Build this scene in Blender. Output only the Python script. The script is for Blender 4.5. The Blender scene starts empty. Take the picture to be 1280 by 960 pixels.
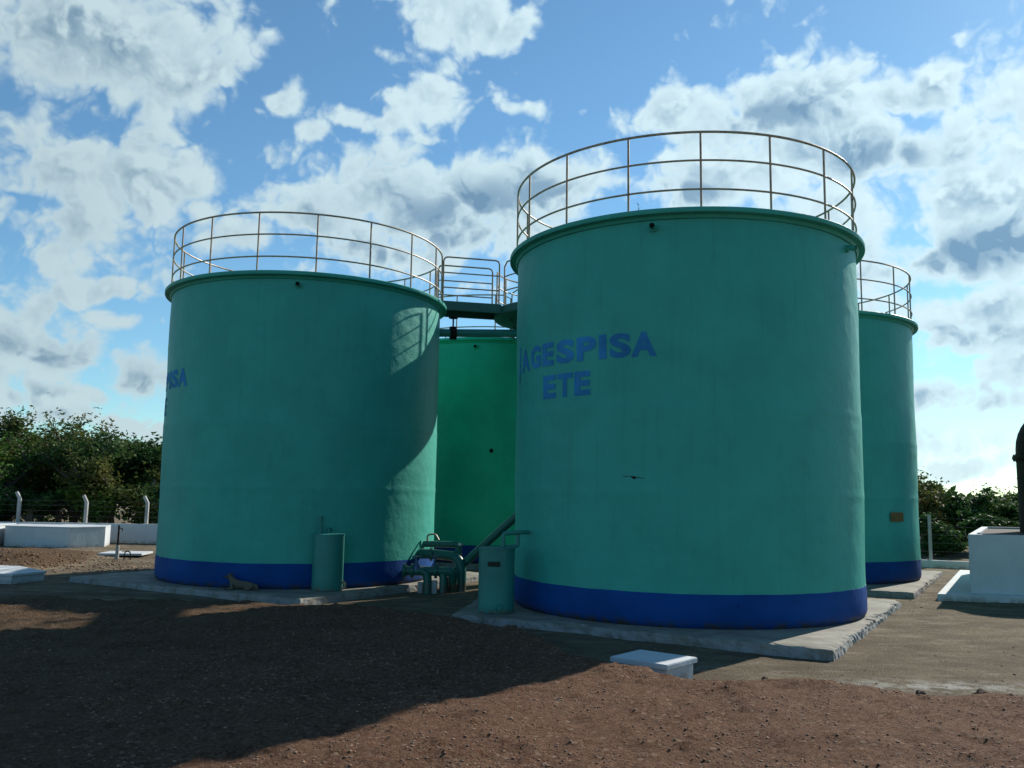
import bpy, bmesh, math, random
import numpy as np
from mathutils import Vector, Matrix
R = math.radians
SC = bpy.context.scene
COL = SC.collection

# ------------------------------------------------------------------ camera
PIT, ROLL, EYE, FPX = 0.125, 0.016, 1.863, 1100.96
cF = Vector((0, math.cos(PIT), math.sin(PIT)))
cU = Vector((0, -math.sin(PIT), math.cos(PIT)))
cR = Vector((1, 0, 0))
cX = math.cos(ROLL)*cR + math.sin(ROLL)*cU
cY = -math.sin(ROLL)*cR + math.cos(ROLL)*cU
cam_d = bpy.data.cameras.new('camera')
cam = bpy.data.objects.new('camera', cam_d)
COL.objects.link(cam)
M4 = Matrix(((cX.x, cY.x, -cF.x, 0), (cX.y, cY.y, -cF.y, 0), (cX.z, cY.z, -cF.z, EYE), (0, 0, 0, 1)))
cam.matrix_world = M4
cam_d.sensor_width = 36
cam_d.lens = 36*FPX/1280
cam_d.clip_start = 0.1
cam_d.clip_end = 5000
SC.camera = cam

# ------------------------------------------------------------------ light
SUN_AZ = R(42.8)          # clockwise from +y
SUN_EL = R(31.2)
SKY_STRENGTH, SUN_STRENGTH, EXPOSURE = 0.083, 5.0, 0.38
SKY_TINT = (0.92, 1.24, 1.26)
COV_LO, COV_HI, CLOUD_OFF = .17, .45, .020
CLOUD_LIGHT, CLOUD_DARK = (6.7, 8.5, 9.1), (2.2, 3.7, 5.1)
sun_dir = Vector((math.sin(SUN_AZ)*math.cos(SUN_EL), math.cos(SUN_AZ)*math.cos(SUN_EL), math.sin(SUN_EL)))
sl = bpy.data.lights.new('sun', 'SUN')
sl.energy = SUN_STRENGTH
sl.angle = R(0.6)
sl.color = (1.0, 0.94, 0.85)
so = bpy.data.objects.new('sun', sl)
so.rotation_euler = sun_dir.to_track_quat('Z', 'Y').to_euler()
COL.objects.link(so)
SC.view_settings.view_transform = 'Standard'
SC.view_settings.look = 'None'
SC.view_settings.exposure = EXPOSURE
SC.view_settings.gamma = 1
SC.view_settings.use_curve_mapping = False


class NT:
    """small node helper"""
    def __init__(s, tree):
        s.t = tree
        s.n = tree.nodes
        s.l = tree.links

    def node(s, typ, **kw):
        n = s.n.new(typ)
        for k, v in kw.items():
            setattr(n, k, v)
        return n

    def put(s, sock, v):
        if isinstance(v, bpy.types.NodeSocket):
            s.l.new(v, sock)
        elif v is not None:
            sock.default_value = v

    def math(s, op, a, b=None, c=None, clamp=False):
        n = s.node('ShaderNodeMath', operation=op, use_clamp=clamp)
        s.put(n.inputs[0], a)
        s.put(n.inputs[1], b)
        s.put(n.inputs[2], c)
        return n.outputs[0]

    def vmath(s, op, a, b=None):
        n = s.node('ShaderNodeVectorMath', operation=op)
        s.put(n.inputs[0], a)
        s.put(n.inputs[1], b)
        return n.outputs['Value'] if op in ('LENGTH', 'DOT_PRODUCT', 'DISTANCE') else n.outputs[0]

    def noise(s, vec, scale, detail=4, rough=0.5, dist=0.0, dim='3D'):
        n = s.node('ShaderNodeTexNoise', noise_dimensions=dim)
        s.put(n.inputs['Vector'], vec)
        n.inputs['Scale'].default_value = scale
        n.inputs['Detail'].default_value = detail
        n.inputs['Roughness'].default_value = rough
        n.inputs['Distortion'].default_value = dist
        return n.outputs['Fac']

    def ramp(s, fac, lo, hi, a=0.0, b=1.0, smooth=True):
        n = s.node('ShaderNodeMapRange', interpolation_type='SMOOTHSTEP' if smooth else 'LINEAR')
        s.put(n.inputs['Value'], fac)
        n.inputs['From Min'].default_value = lo
        n.inputs['From Max'].default_value = hi
        n.inputs['To Min'].default_value = a
        n.inputs['To Max'].default_value = b
        return n.outputs[0]

    def mix(s, fac, a, b, typ='RGBA', blend='MIX'):
        n = s.node('ShaderNodeMix', data_type='RGBA', blend_type=blend)
        s.put(n.inputs[0], fac)
        for sock, v in ((n.inputs[6], a), (n.inputs[7], b)):
            if isinstance(v, tuple) and len(v) == 3:
                v = (*v, 1)
            s.put(sock, v)
        return n.outputs[2]

    def scalevec(s, vec, sc):
        n = s.node('ShaderNodeMapping')
        s.put(n.inputs['Vector'], vec)
        n.inputs['Scale'].default_value = sc
        return n.outputs[0]


# ---- world: Nishita sky with a cumulus field laid out by azimuth / elevation
world = bpy.data.worlds.new('World')
SC.world = world
world.use_nodes = True
world.cycles.sampling_method = 'MANUAL'
world.cycles.sample_map_resolution = 256
W = NT(world.node_tree)
W.n.clear()


def pix_azel(x, y):
    d = (cF + cX*((x-640)/FPX) - cY*((y-480)/FPX)).normalized()
    return math.atan2(d.x, d.y), math.asin(d.z)


# main cloud banks: (x, y, half width, half height, weight), turned to azimuth / elevation below
BANKS = [
 (70,55,200,85,1.16), (215,95,95,50,1), (140,215,170,62,1.12), (60,270,150,60,.9), (225,245,80,42,1), (20,150,90,50,.6),
 (330,150,1,1,0), (352,128,36,22,.75), (322,150,24,12,.6), (335,52,34,14,.6),
 (300,292,90,30,.85), (420,272,80,34,.9), (545,262,160,62,1.15), (660,222,86,44,1.15), (500,310,140,30,.9),
 (560,30,66,46,1), (628,52,44,26,.85), (470,66,44,15,.65), (540,122,66,28,.9), (560,85,34,26,.8),
 (470,152,62,18,.75), (415,172,28,20,.7), (536,178,24,8,.5), (650,132,34,10,.6), (712,132,22,6,.45), (420,205,36,10,.55),
 (840,138,66,24,.95), (915,160,70,36,1), (985,128,90,36,1.1), (1040,190,130,46,1.15), (930,215,120,45,1), (790,228,80,20,.5),
 (1155,112,56,24,1), (1190,80,36,18,.85), (1262,158,34,15,.9), (1150,185,90,34,1),
 (1100,255,140,50,.95), (1220,240,90,42,1.1), (1215,300,110,40,1.1), (1140,330,90,30,.7), (1190,395,120,34,.95), (1240,430,90,26,.9),
 (1200,500,130,24,.9), (1160,545,120,22,.8), (1250,575,110,20,.8),
 (45,420,86,26,.95), (100,360,80,16,.8), (190,460,60,34,1), (70,490,100,16,.8), (110,520,120,16,.8), (30,385,30,30,.8), (150,395,60,12,.6),
 (620,362,60,12,.7), (380,330,130,22,.6),
 (1420,200,200,110,1), (1400,450,180,50,.9), (-180,200,200,120,1), (-150,430,150,50,.9), (800,-120,160,60,.8), (300,-130,150,60,.8), (1300,-200,100,40,.6)]
g = bpy.data.node_groups.new('cloud_billows', 'ShaderNodeTree')
g.interface.new_socket('Vector', in_out='INPUT', socket_type='NodeSocketVector')
g.interface.new_socket('Density', in_out='OUTPUT', socket_type='NodeSocketFloat')
G = NT(g)
gi = G.node('NodeGroupInput')
go = G.node('NodeGroupOutput')
n1 = G.noise(gi.outputs[0], 9, 9, 0.58, 0.0)
n2 = G.noise(gi.outputs[0], 4.2, 2, 0.5)
nw = G.node('ShaderNodeTexNoise')
G.put(nw.inputs['Vector'], gi.outputs[0])
nw.inputs['Scale'].default_value = 18
nw.inputs['Detail'].default_value = 3
wv_ = G.vmath('MULTIPLY', G.vmath('SUBTRACT', nw.outputs['Color'], (.5, .5, .5)), (.09, .09, .09))
vo = G.node('ShaderNodeTexVoronoi', feature='F1')
G.put(vo.inputs['Vector'], G.vmath('ADD', gi.outputs[0], wv_))
vo.inputs['Scale'].default_value = 17
vo.inputs['Detail'].default_value = 2
vo.inputs['Roughness'].default_value = .48
vo.inputs['Lacunarity'].default_value = 2.3
dens = G.math('ADD', G.math('MULTIPLY', G.math('SUBTRACT', n1, 0.5), 1.25), G.math('MULTIPLY', G.math('SUBTRACT', n2, .5), .45))
dens = G.math('ADD', dens, G.math('MULTIPLY', G.math('SUBTRACT', .80, vo.outputs['Distance']), .50))
G.put(go.inputs[0], dens)

tc = W.node('ShaderNodeTexCoord')
dirv = W.vmath('NORMALIZE', tc.outputs['Generated'])
sep = W.node('ShaderNodeSeparateXYZ')
W.put(sep.inputs[0], dirv)
comb = W.node('ShaderNodeCombineXYZ')
W.put(comb.inputs[0], W.math('ARCTAN2', sep.outputs[0], sep.outputs[1]))
W.put(comb.inputs[1], W.math('ARCSINE', sep.outputs[2]))
nz = W.node('ShaderNodeTexNoise')
W.put(nz.inputs['Vector'], dirv)
nz.inputs['Scale'].default_value = 8
nz.inputs['Detail'].default_value = 2
wv = W.vmath('MULTIPLY', W.vmath('SUBTRACT', nz.outputs['Color'], (0.5, 0.5, 0.5)), (0.10, 0.07, 0))
ae = W.vmath('ADD', comb.outputs[0], wv)
acc = None
for (x, y, rx, ry, w) in BANKS:
    if w == 0:
        continue
    a, e = pix_azel(x, y)
    sx, sy = FPX/rx, FPX/ry
    n = W.node('ShaderNodeVectorMath', operation='MULTIPLY_ADD')
    W.put(n.inputs[0], ae)
    n.inputs[1].default_value = (sx, sy, 0)
    n.inputs[2].default_value = (-a*sx, -e*sy, math.sqrt(max(0, -math.log(w/1.16)/.7)))
    q = W.vmath('DOT_PRODUCT', n.outputs[0], n.outputs[0])
    acc = q if acc is None else W.math('MINIMUM', acc, q)
acc = W.math('EXPONENT', W.math('MULTIPLY', acc, -0.7))
# thick, grey-bellied parts of the banks
gacc = None
for (x, y, rx, ry) in ((585, 268, 150, 48), (455, 305, 80, 26), (690, 250, 50, 30), (1120, 190, 60, 22), (185, 470, 40, 22), (1150, 315, 120, 34), (1215, 505, 110, 20), (960, 148, 60, 20),
                       (1180, 430, 80, 16), (60, 435, 90, 12), (870, 245, 60, 24), (-200, 200, 160, 90)):
    a, e = pix_azel(x, y)
    sx, sy = FPX/rx, FPX/ry
    n = W.node('ShaderNodeVectorMath', operation='MULTIPLY_ADD')
    W.put(n.inputs[0], ae)
    n.inputs[1].default_value = (sx, sy, 0)
    n.inputs[2].default_value = (-a*sx, -e*sy, 0)
    q = W.vmath('DOT_PRODUCT', n.outputs[0], n.outputs[0])
    gacc = q if gacc is None else W.math('MINIMUM', gacc, q)
gacc = W.math('EXPONENT', W.math('MULTIPLY', gacc, -0.8))


def billow(v):
    n = W.node('ShaderNodeGroup')
    n.node_tree = g
    W.put(n.inputs[0], v)
    return n.outputs[0]
b0 = billow(dirv)
off = (sun_dir + Vector((0, 0, 0.45))).normalized()*CLOUD_OFF
b1 = billow(W.vmath('NORMALIZE', W.vmath('ADD', dirv, tuple(off))))
d0 = W.math('ADD', W.math('MULTIPLY', acc, .80), b0)
cov = W.ramp(d0, COV_LO, COV_HI)
core = W.ramp(d0, COV_LO+.10, COV_LO+.80)
core = W.math('MULTIPLY', core, W.ramp(gacc, 0, .9, .95, 1.3, smooth=False))
diff = W.math('SUBTRACT', b0, b1)
lit = W.math('MULTIPLY', W.ramp(diff, -0.15, 0.17), W.ramp(gacc, 0, .9, 1.1, .35, smooth=False))
dark = W.math('MULTIPLY', core, W.math('SUBTRACT', 1.10, lit), clamp=True)
belly = W.math('MULTIPLY', W.ramp(gacc, .30, .85), W.ramp(d0, COV_LO+.18, COV_LO+.50, 0, .85))
dark = W.math('MAXIMUM', dark, belly)
sunny = W.vmath('DOT_PRODUCT', dirv, tuple(sun_dir))
glare = W.ramp(sunny, 0.45, 1.0, 0.76, 1.08, smooth=False)
gl = W.node('ShaderNodeCombineXYZ')
for i in range(3):
    W.put(gl.inputs[i], glare)
ccol = W.vmath('MULTIPLY', W.mix(dark, (*CLOUD_LIGHT, 1), W.mix(W.ramp(gacc, .15, .9), (*CLOUD_DARK, 1), (1.7, 3.1, 4.6, 1))), gl.outputs[0])
sky = W.node('ShaderNodeTexSky', sky_type='NISHITA', sun_disc=False)
sky.sun_elevation = SUN_EL
sky.sun_rotation = SUN_AZ
sky.altitude = 200
sky.air_density = 1.0
sky.dust_density = 0.15
sky.ozone_density = 3.0
skyc = W.vmath('MULTIPLY', sky.outputs[0], SKY_TINT)
above = W.ramp(sep.outputs[2], -0.02, 0.02)
col = W.mix(W.math('MULTIPLY', W.math('MULTIPLY', cov, above), 0.96), skyc, ccol)
bg = W.node('ShaderNodeBackground')
bg.inputs['Strength'].default_value = SKY_STRENGTH
W.l.new(col, bg.inputs['Color'])
wo = W.node('ShaderNodeOutputWorld')
W.l.new(bg.outputs[0], wo.inputs[0])

# ------------------------------------------------------------------ materials
def new_mat(name):
    m = bpy.data.materials.new(name)
    m.use_nodes = True
    t = NT(m.node_tree)
    b = m.node_tree.nodes['Principled BSDF']
    return m, t, b


def pos(t):
    return t.node('ShaderNodeNewGeometry').outputs['Position']


def bump(t, b, h, strength, dist):
    n = t.node('ShaderNodeBump')
    n.inputs['Strength'].default_value = strength
    n.inputs['Distance'].default_value = dist
    t.put(n.inputs['Height'], h)
    t.l.new(n.outputs[0], b.inputs['Normal'])


def painted(name, colr, rough=.5, vary=.14, dirt=None, dirt_h=.25, bump_s=.35, spec=.4, streak=.12, dirt_lo=0.0):
    m, t, b = new_mat(name)
    P = pos(t)
    n = t.noise(P, 1.1, 6, .62)
    c = t.mix(t.ramp(n, .3, .7), tuple(x*(1-vary) for x in colr), tuple(min(1, x*(1+vary)) for x in colr))
    st = t.noise(t.scalevec(P, (7, 7, .30)), 1.6, 6, .65)
    c = t.mix(t.math('MULTIPLY', t.ramp(st, .5, .75), streak), c, tuple(x*.45+.02 for x in colr))
    if dirt:
        s = t.node('ShaderNodeSeparateXYZ')
        t.put(s.inputs[0], P)
        dn = t.noise(P, 7, 6, .65)
        dm = t.math('MULTIPLY', t.ramp(s.outputs[2], dirt_lo, dirt_h, 1, 0), t.ramp(dn, .35, .62))
        c = t.mix(dm, c, (*dirt, 1))
    t.l.new(c, b.inputs['Base Color'])
    b.inputs['Roughness'].default_value = rough
    b.inputs['Specular IOR Level'].default_value = spec
    h = t.math('ADD', t.math('MULTIPLY', t.noise(P, 3.2, 3, .5), 1.0), t.math('MULTIPLY', t.noise(P, 26, 4, .6), .16))
    bump(t, b, h, bump_s, .03)
    return m


TEAL = (0.044, 0.350, 0.278)
M_tank = painted('teal_painted_fibreglass', TEAL, .50, .08, None, bump_s=.6, spec=.2, streak=.2)
M_tank_c = painted('green_painted_fibreglass', (0.015, 0.46, 0.27), .5, .12, None, bump_s=.6, spec=.22)
M_band = painted('blue_painted_band', (0.002, 0.055, 0.230), .6, .15, (.06, .05, .035), .16, bump_s=.5, spec=.12, streak=0)
M_letter = painted('blue_lettering_paint', (0.035, 0.21, 0.43), .7, .3, None, bump_s=.1, streak=0, spec=.1)
M_teal2 = painted('teal_painted_pipe', (0.022, 0.19, 0.155), .45, .16, (.12, .09, .06), .12, bump_s=.2)
M_pipe = painted('shade_darkened_pipe_green', (.012, .115, .085), .42, .2, (.10, .075, .05), .10, bump_s=.2)  # pipe green darkened so the colour carries the deep shade on the pipework
M_white = painted('whitewashed_render', (.50, .53, .54), .8, .07, (.26, .20, .14), .02, bump_s=.35, streak=.16, dirt_lo=-.16)
M_conc = None


def metal(name, c1, c2, metallic, rough):
    m, t, b = new_mat(name)
    P = pos(t)
    c = t.mix(t.ramp(t.noise(P, 9, 5, .6), .48, .68), (*c1, 1), (*c2, 1))
    t.l.new(c, b.inputs['Base Color'])
    b.inputs['Metallic'].default_value = metallic
    b.inputs['Specular IOR Level'].default_value = .08 if rough > .7 else .5
    b.inputs['Roughness'].default_value = rough
    return m


M_plat = painted('dark_green_steel', (.02, .10, .08), .5, .2, None)
M_rail = metal('weathered_galvanised_steel', (.38, .27, .18), (.20, .12, .07), .1, .5)
M_dark = metal('dark_rusted_steel', (.022, .014, .010), (.045, .026, .016), .0, .75)
M_hole = metal('black_opening', (.008, .008, .008), (.012, .012, .012), 0, .8)
M_valve = metal('cast_valve_iron', (.05, .10, .20), (.12, .13, .14), .2, .45)
M_bolt = metal('bright_bolt_steel', (.55, .55, .52), (.35, .28, .2), .7, .35)
M_wire = metal('galvanised_wire', (.25, .25, .24), (.12, .1, .08), .6, .5)
M_sign = metal('faded_brass_coloured_plate', (.30, .20, .06), (.16, .13, .07), .1, .5)
M_label = metal('dark_label_plate', (.02, .035, .03), (.05, .05, .04), 0, .5)


def concrete(name, base, dark, white_edge=None):
    m, t, b = new_mat(name)
    P = pos(t)
    n = t.noise(P, 1.7, 8, .65)
    c = t.mix(t.ramp(n, .35, .7), (*dark, 1), (*base, 1))
    n2 = t.noise(P, 12, 6, .7)
    c = t.mix(t.math('MULTIPLY', t.ramp(n2, .55, .75), .35), c, tuple(x*.55 for x in base))
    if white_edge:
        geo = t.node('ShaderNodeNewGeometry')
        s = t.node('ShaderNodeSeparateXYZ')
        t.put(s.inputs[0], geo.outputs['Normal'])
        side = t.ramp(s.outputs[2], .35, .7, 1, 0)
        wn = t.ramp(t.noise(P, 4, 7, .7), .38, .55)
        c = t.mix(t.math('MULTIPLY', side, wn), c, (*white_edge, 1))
    t.l.new(c, b.inputs['Base Color'])
    b.inputs['Roughness'].default_value = .88
    h = t.math('ADD', t.noise(P, 5, 6, .65), t.math('MULTIPLY', t.noise(P, 60, 3, .6), .3))
    bump(t, b, h, .6, .03)
    return m


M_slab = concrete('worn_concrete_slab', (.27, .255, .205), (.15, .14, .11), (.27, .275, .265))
M_post = concrete('precast_concrete_post', (.42, .42, .40), (.28, .28, .27))

# ------------------------------------------------------------------ mesh helpers
def tag(o, label=None, cat=None, group=None, kind=None):
    if label: o['label'] = label
    if cat: o['category'] = cat
    if group: o['group'] = group
    if kind: o['kind'] = kind
    return o


def empty(name, loc=(0, 0, 0), rz=0, **kw):
    o = bpy.data.objects.new(name, None)
    o.location = loc
    o.rotation_euler = (0, 0, rz)
    o.empty_display_size = .2
    COL.objects.link(o)
    return tag(o, **kw)


def link(name, bm, mat, parent=None, smooth=False, loc=(0, 0, 0), rz=0):
    me = bpy.data.meshes.new(name)
    bm.normal_update()
    bm.to_mesh(me)
    bm.free()
    for m in (mat if isinstance(mat, (list, tuple)) else [mat]):
        me.materials.append(m)
    if smooth:
        for p in me.polygons:
            p.use_smooth = True
        me.set_sharp_from_angle(angle=R(38))
    o = bpy.data.objects.new(name, me)
    o.location = loc
    o.rotation_euler = (0, 0, rz)
    COL.objects.link(o)
    if parent:
        o.parent = parent
    return o


def BM():
    return bmesh.new()


def tube(bm, pts, r, seg=8, closed=False, caps=True):
    pts = [Vector(p) for p in pts]
    n = len(pts)
    rr = r if isinstance(r, (list, tuple)) else [r]*n
    rings = []
    prev = None
    for i, p in enumerate(pts):
        if closed:
            t = (pts[(i+1) % n]-pts[i-1]).normalized()
        else:
            t = (pts[min(i+1, n-1)]-pts[max(i-1, 0)]).normalized()
        if prev is None:
            a = Vector((0, 0, 1)) if abs(t.z) < .9 else Vector((1, 0, 0))
            u = t.cross(a).normalized()
        else:
            u = (prev - t*prev.dot(t)).normalized()
        prev = u
        v = t.cross(u)
        rings.append([bm.verts.new(p+(u*math.cos(2*math.pi*k/seg)+v*math.sin(2*math.pi*k/seg))*rr[i]) for k in range(seg)])
    m = n if closed else n-1
    for i in range(m):
        a, b = rings[i], rings[(i+1) % n]
        for k in range(seg):
            bm.faces.new((a[k], a[(k+1) % seg], b[(k+1) % seg], b[k]))
    if caps and not closed:
        bm.faces.new(rings[0][::-1])
        bm.faces.new(rings[-1])
    return bm


def rounded(pts, rad, n=6):
    pts = [Vector(p) for p in pts]
    out = [pts[0]]
    for i in range(1, len(pts)-1):
        a, b, c = pts[i-1], pts[i], pts[i+1]
        p = b+(a-b).normalized()*rad
        q = b+(c-b).normalized()*rad
        for k in range(n+1):
            t = k/n
            out.append(p*(1-t)**2+b*2*t*(1-t)+q*t*t)
    out.append(pts[-1])
    return out


def lathe(bm, prof, seg=96, a0=0, a1=2*math.pi, c=(0, 0, 0)):
    """prof: list of (r, z); r 0 allowed at the ends"""
    full = abs(a1-a0-2*math.pi) < 1e-6
    n = seg if full else seg+1
    rings = []
    for (r, z) in prof:
        if r < 1e-6:
            rings.append([bm.verts.new((c[0], c[1], c[2]+z))])
        else:
            rings.append([bm.verts.new((c[0]+r*math.cos(a0+(a1-a0)*k/seg), c[1]+r*math.sin(a0+(a1-a0)*k/seg), c[2]+z)) for k in range(n)])
    for i in range(len(rings)-1):
        a, b = rings[i], rings[i+1]
        for k in range(seg):
            j = (k+1) % n
            if len(a) == 1 and len(b) == 1:
                continue
            if len(a) == 1:
                bm.faces.new((a[0], b[j], b[k]))
            elif len(b) == 1:
                bm.faces.new((a[k], a[j], b[0]))
            else:
                bm.faces.new((a[k], a[j], b[j], b[k]))
    return bm


def box(bm, x0, x1, y0, y1, z0, z1, bev=0.0, mtx=None):
    b2 = bmesh.new()
    bmesh.ops.create_cube(b2, size=1)
    for v in b2.verts:
        v.co = Vector(((x0+x1)/2+v.co.x*(x1-x0), (y0+y1)/2+v.co.y*(y1-y0), (z0+z1)/2+v.co.z*(z1-z0)))
    if bev > 0:
        bmesh.ops.bevel(b2, geom=b2.edges[:], offset=bev, segments=2, affect='EDGES')
    if mtx:
        b2.transform(mtx)
    me = bpy.data.meshes.new('tmp')
    b2.to_mesh(me)
    b2.free()
    bm.from_mesh(me)
    bpy.data.meshes.remove(me)
    return bm


def prism(bm, poly, z0, z1, bev=0.0):
    """poly: ccw list of (x, y)"""
    b2 = bmesh.new()
    lo = [b2.verts.new((x, y, z0)) for x, y in poly]
    hi = [b2.verts.new((x, y, z1)) for x, y in poly]
    n = len(poly)
    b2.faces.new(lo[::-1])
    b2.faces.new(hi)
    for k in range(n):
        b2.faces.new((lo[k], lo[(k+1) % n], hi[(k+1) % n], hi[k]))
    bmesh.ops.recalc_face_normals(b2, faces=b2.faces[:])
    if bev > 0:
        bmesh.ops.bevel(b2, geom=b2.edges[:], offset=bev, segments=2, affect='EDGES')
    me = bpy.data.meshes.new('tmp')
    b2.to_mesh(me)
    b2.free()
    bm.from_mesh(me)
    bpy.data.meshes.remove(me)
    return bm


# ------------------------------------------------------------------ ground
rng = np.random.default_rng(7)
_perm = rng.random((256, 256))


def vnoise(x, y):
    xi = np.floor(x).astype(int)
    yi = np.floor(y).astype(int)
    fx = x-xi
    fy = y-yi
    fx = fx*fx*(3-2*fx)
    fy = fy*fy*(3-2*fy)
    p = _perm
    a = p[xi & 255, yi & 255]; b = p[(xi+1) & 255, yi & 255]
    c = p[xi & 255, (yi+1) & 255]; d = p[(xi+1) & 255, (yi+1) & 255]
    return (a*(1-fx)+b*fx)*(1-fy)+(c*(1-fx)+d*fx)*fy-.5


def fbm(x, y, s, octv=4, g_=.5):
    v = 0; a = 1
    for k in range(octv):
        v = v+a*vnoise(x*s+17.3*k, y*s+9.1*k)
        s *= 2.03; a *= g_
    return v


EDGE = [(-60, 20.0), (-16, 18.5), (-11, 16.6), (-8, 15.2), (-5.5, 14.9), (-4, 14.9), (-2.4, 14.6), (-1.2, 13.4), (0.1, 12.2), (.7, 10.6), (1.05, 10.0), (1.45, 9.55),
        (1.85, 9.15), (2.4, 9.1), (3.08, 9.2), (3.84, 9.05), (5.12, 8.75), (9, 8.0), (60, 6)]
EX = [e[0] for e in EDGE]
EY = [e[1] for e in EDGE]


def sstep(a, b, x):
    t = np.clip((x-a)/(b-a), 0, 1)
    return t*t*(3-2*t)


def ground_fn(x, y):
    """height of the ground and how much reddish fill lies there"""
    ed = np.interp(x, EX, EY)+fbm(x, y, .9, 3)*.5*(1-.8*np.exp(-((x-1.8)/.9)**2))
    w = 0.50+0.85*sstep(0, -3, x)+.5*sstep(2.4, 4, x)
    fill = sstep(0, 1, (ed-y)/w)
    z = -.128+fill*.28
    z = z+fbm(x, y, .35, 3)*.05
    # spread heaps of reddish soil on the left
    m = np.exp(-((x+12.8)/3.6)**2-((y-23.2)/1.7)**2)+np.exp(-((x+15.5)/3.2)**2-((y-26)/2.0)**2)*1.1
    m = m*sstep(-10.8, -12.3, x)
    z = z+m*(.20+.22*fbm(x, y, 1.6, 4, .6))
    rough = .25+fill*.75
    lump = fbm(x, y, 2.3, 5, .62)
    z = z+rough*lump*.035
    z = z+fill*(np.maximum(0, fbm(x, y, 6.5, 3, .6)-.14)*.06+fbm(x, y, 9.5, 2, .7)*.010)
    # wheel ruts dragged across the fill
    z = z+fill*.014*np.sin((y-.12*x)*5.2+2*fbm(x, y, .5, 2))*sstep(-.1, .3, fbm(x, y, .3, 2)+.1)
    # ridge of soil pushed up along the edge of the fill
    ridge = np.exp(-((ed-y-.75)/.45)**2)
    z = z+ridge*np.maximum(0, .02+.07*fbm(x, y, 1.1, 3))
    mf = np.clip(m*1.5, 0, 1)
    return z, np.maximum(fill, mf)


def make_axis(lo, hi, step, far_lo, far_hi, grow=1.16):
    a = list(np.arange(lo, hi+1e-6, step))
    s = step
    v = a[-1]
    while v < far_hi:
        s *= grow
        v += s
        a.append(v)
    s = step
    v = a[0]
    pre = []
    while v > far_lo:
        s *= grow
        v -= s
        pre.append(v)
    return np.array(pre[::-1]+a)


gx = make_axis(-7.5, 9.0, .05, -900, 900, 1.07)
gy = make_axis(5.2, 15.5, .05, -900, 1500, 1.06)
XX, YY = np.meshgrid(gx, gy)
ZZ, FF = ground_fn(XX, YY)
far = sstep(60, 200, np.hypot(XX, YY))
ZZ = ZZ*(1-far)-.15*far
nx, ny = len(gx), len(gy)
verts = np.stack([XX, YY, ZZ], -1).reshape(-1, 3)
idx = np.arange(nx*ny).reshape(ny, nx)
faces = np.stack([idx[:-1, :-1], idx[:-1, 1:], idx[1:, 1:], idx[1:, :-1]], -1).reshape(-1, 4)
me = bpy.data.meshes.new('ground')
me.vertices.add(len(verts))
me.vertices.foreach_set('co', verts.ravel())
me.loops.add(faces.size)
me.loops.foreach_set('vertex_index', faces.ravel())
me.polygons.add(len(faces))
me.polygons.foreach_set('loop_start', np.arange(0, faces.size, 4))
me.polygons.foreach_set('loop_total', np.full(len(faces), 4))
me.update()
at = me.attributes.new('fill', 'FLOAT', 'POINT')
at.data.foreach_set('value', FF.ravel().astype(np.float32))
me.polygons.foreach_set('use_smooth', np.ones(len(faces), bool))
ground = bpy.data.objects.new('ground', me)
COL.objects.link(ground)
tag(ground, 'bare reddish gravelly soil and compacted grey earth around the tanks', 'ground', kind='structure')

m, t, b = new_mat('soil')
P = pos(t)
fa = t.node('ShaderNodeAttribute', attribute_name='fill').outputs['Fac']
nA = t.noise(P, .9, 8, .68)
nB = t.noise(P, 22, 9, .82)
nC = t.noise(P, 85, 4, .75)
red = t.mix(t.ramp(nA, .32, .68), (0.150, 0.062, 0.031, 1), (0.215, 0.105, 0.057, 1))
red = t.mix(t.math('MULTIPLY', t.ramp(nB, .50, .62), .75), red, (0.2160, 0.1332, 0.0828, 1))
red = t.mix(t.math('MULTIPLY', t.ramp(nB, .48, .38), .75), red, (0.0396, 0.0202, 0.0115, 1))
vg = t.node('ShaderNodeTexVoronoi', feature='F1')
t.put(vg.inputs['Vector'], P)
vg.inputs['Scale'].default_value = 42
vg.inputs['Randomness'].default_value = 1
vg2 = t.node('ShaderNodeTexVoronoi', feature='F1')
t.put(vg2.inputs['Vector'], P)
vg2.inputs['Scale'].default_value = 19
sc_ = t.node('ShaderNodeSeparateColor')
t.put(sc_.inputs[0], vg.outputs['Color'])
sc2 = t.node('ShaderNodeSeparateColor')
t.put(sc2.inputs[0], vg2.outputs['Color'])
red = t.mix(t.ramp(sc_.outputs[0], .55, 1.0, 0, .7), red, (.30, .175, .105, 1))
red = t.mix(t.ramp(sc_.outputs[1], .55, 1.0, 0, .6), red, (.065, .028, .014, 1))
red = t.mix(t.math('MULTIPLY', t.ramp(sc2.outputs[0], .86, .95), t.ramp(vg2.outputs['Distance'], .5, .3)), red, (.33, .22, .15, 1))
grey = t.mix(t.ramp(nA, .35, .65), (0.1498, 0.1167, 0.0720, 1), (0.2650, 0.2160, 0.1395, 1))
grey = t.mix(t.math('MULTIPLY', t.ramp(nB, .55, .75), .5), grey, (0.3571, 0.2916, 0.1890, 1))
grey = t.mix(t.math('MULTIPLY', t.ramp(nB, .46, .3), .5), grey, (0.0979, 0.0713, 0.0405, 1))
mot = t.noise(t.scalevec(P, (1, 2.2, 1)), 1.5, 7, .7)
grey = t.mix(t.math('MULTIPLY', t.ramp(mot, .50, .36), .65), grey, (.135, .105, .070, 1))
grey = t.mix(t.math('MULTIPLY', t.ramp(mot, .53, .66), .5), grey, (.44, .39, .30, 1))
grey = t.mix(t.ramp(sc_.outputs[1], .7, 1.0, 0, .45), grey, (.09, .07, .045, 1))
sp = t.node('ShaderNodeSeparateXYZ')
t.put(sp.inputs[0], P)
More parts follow.
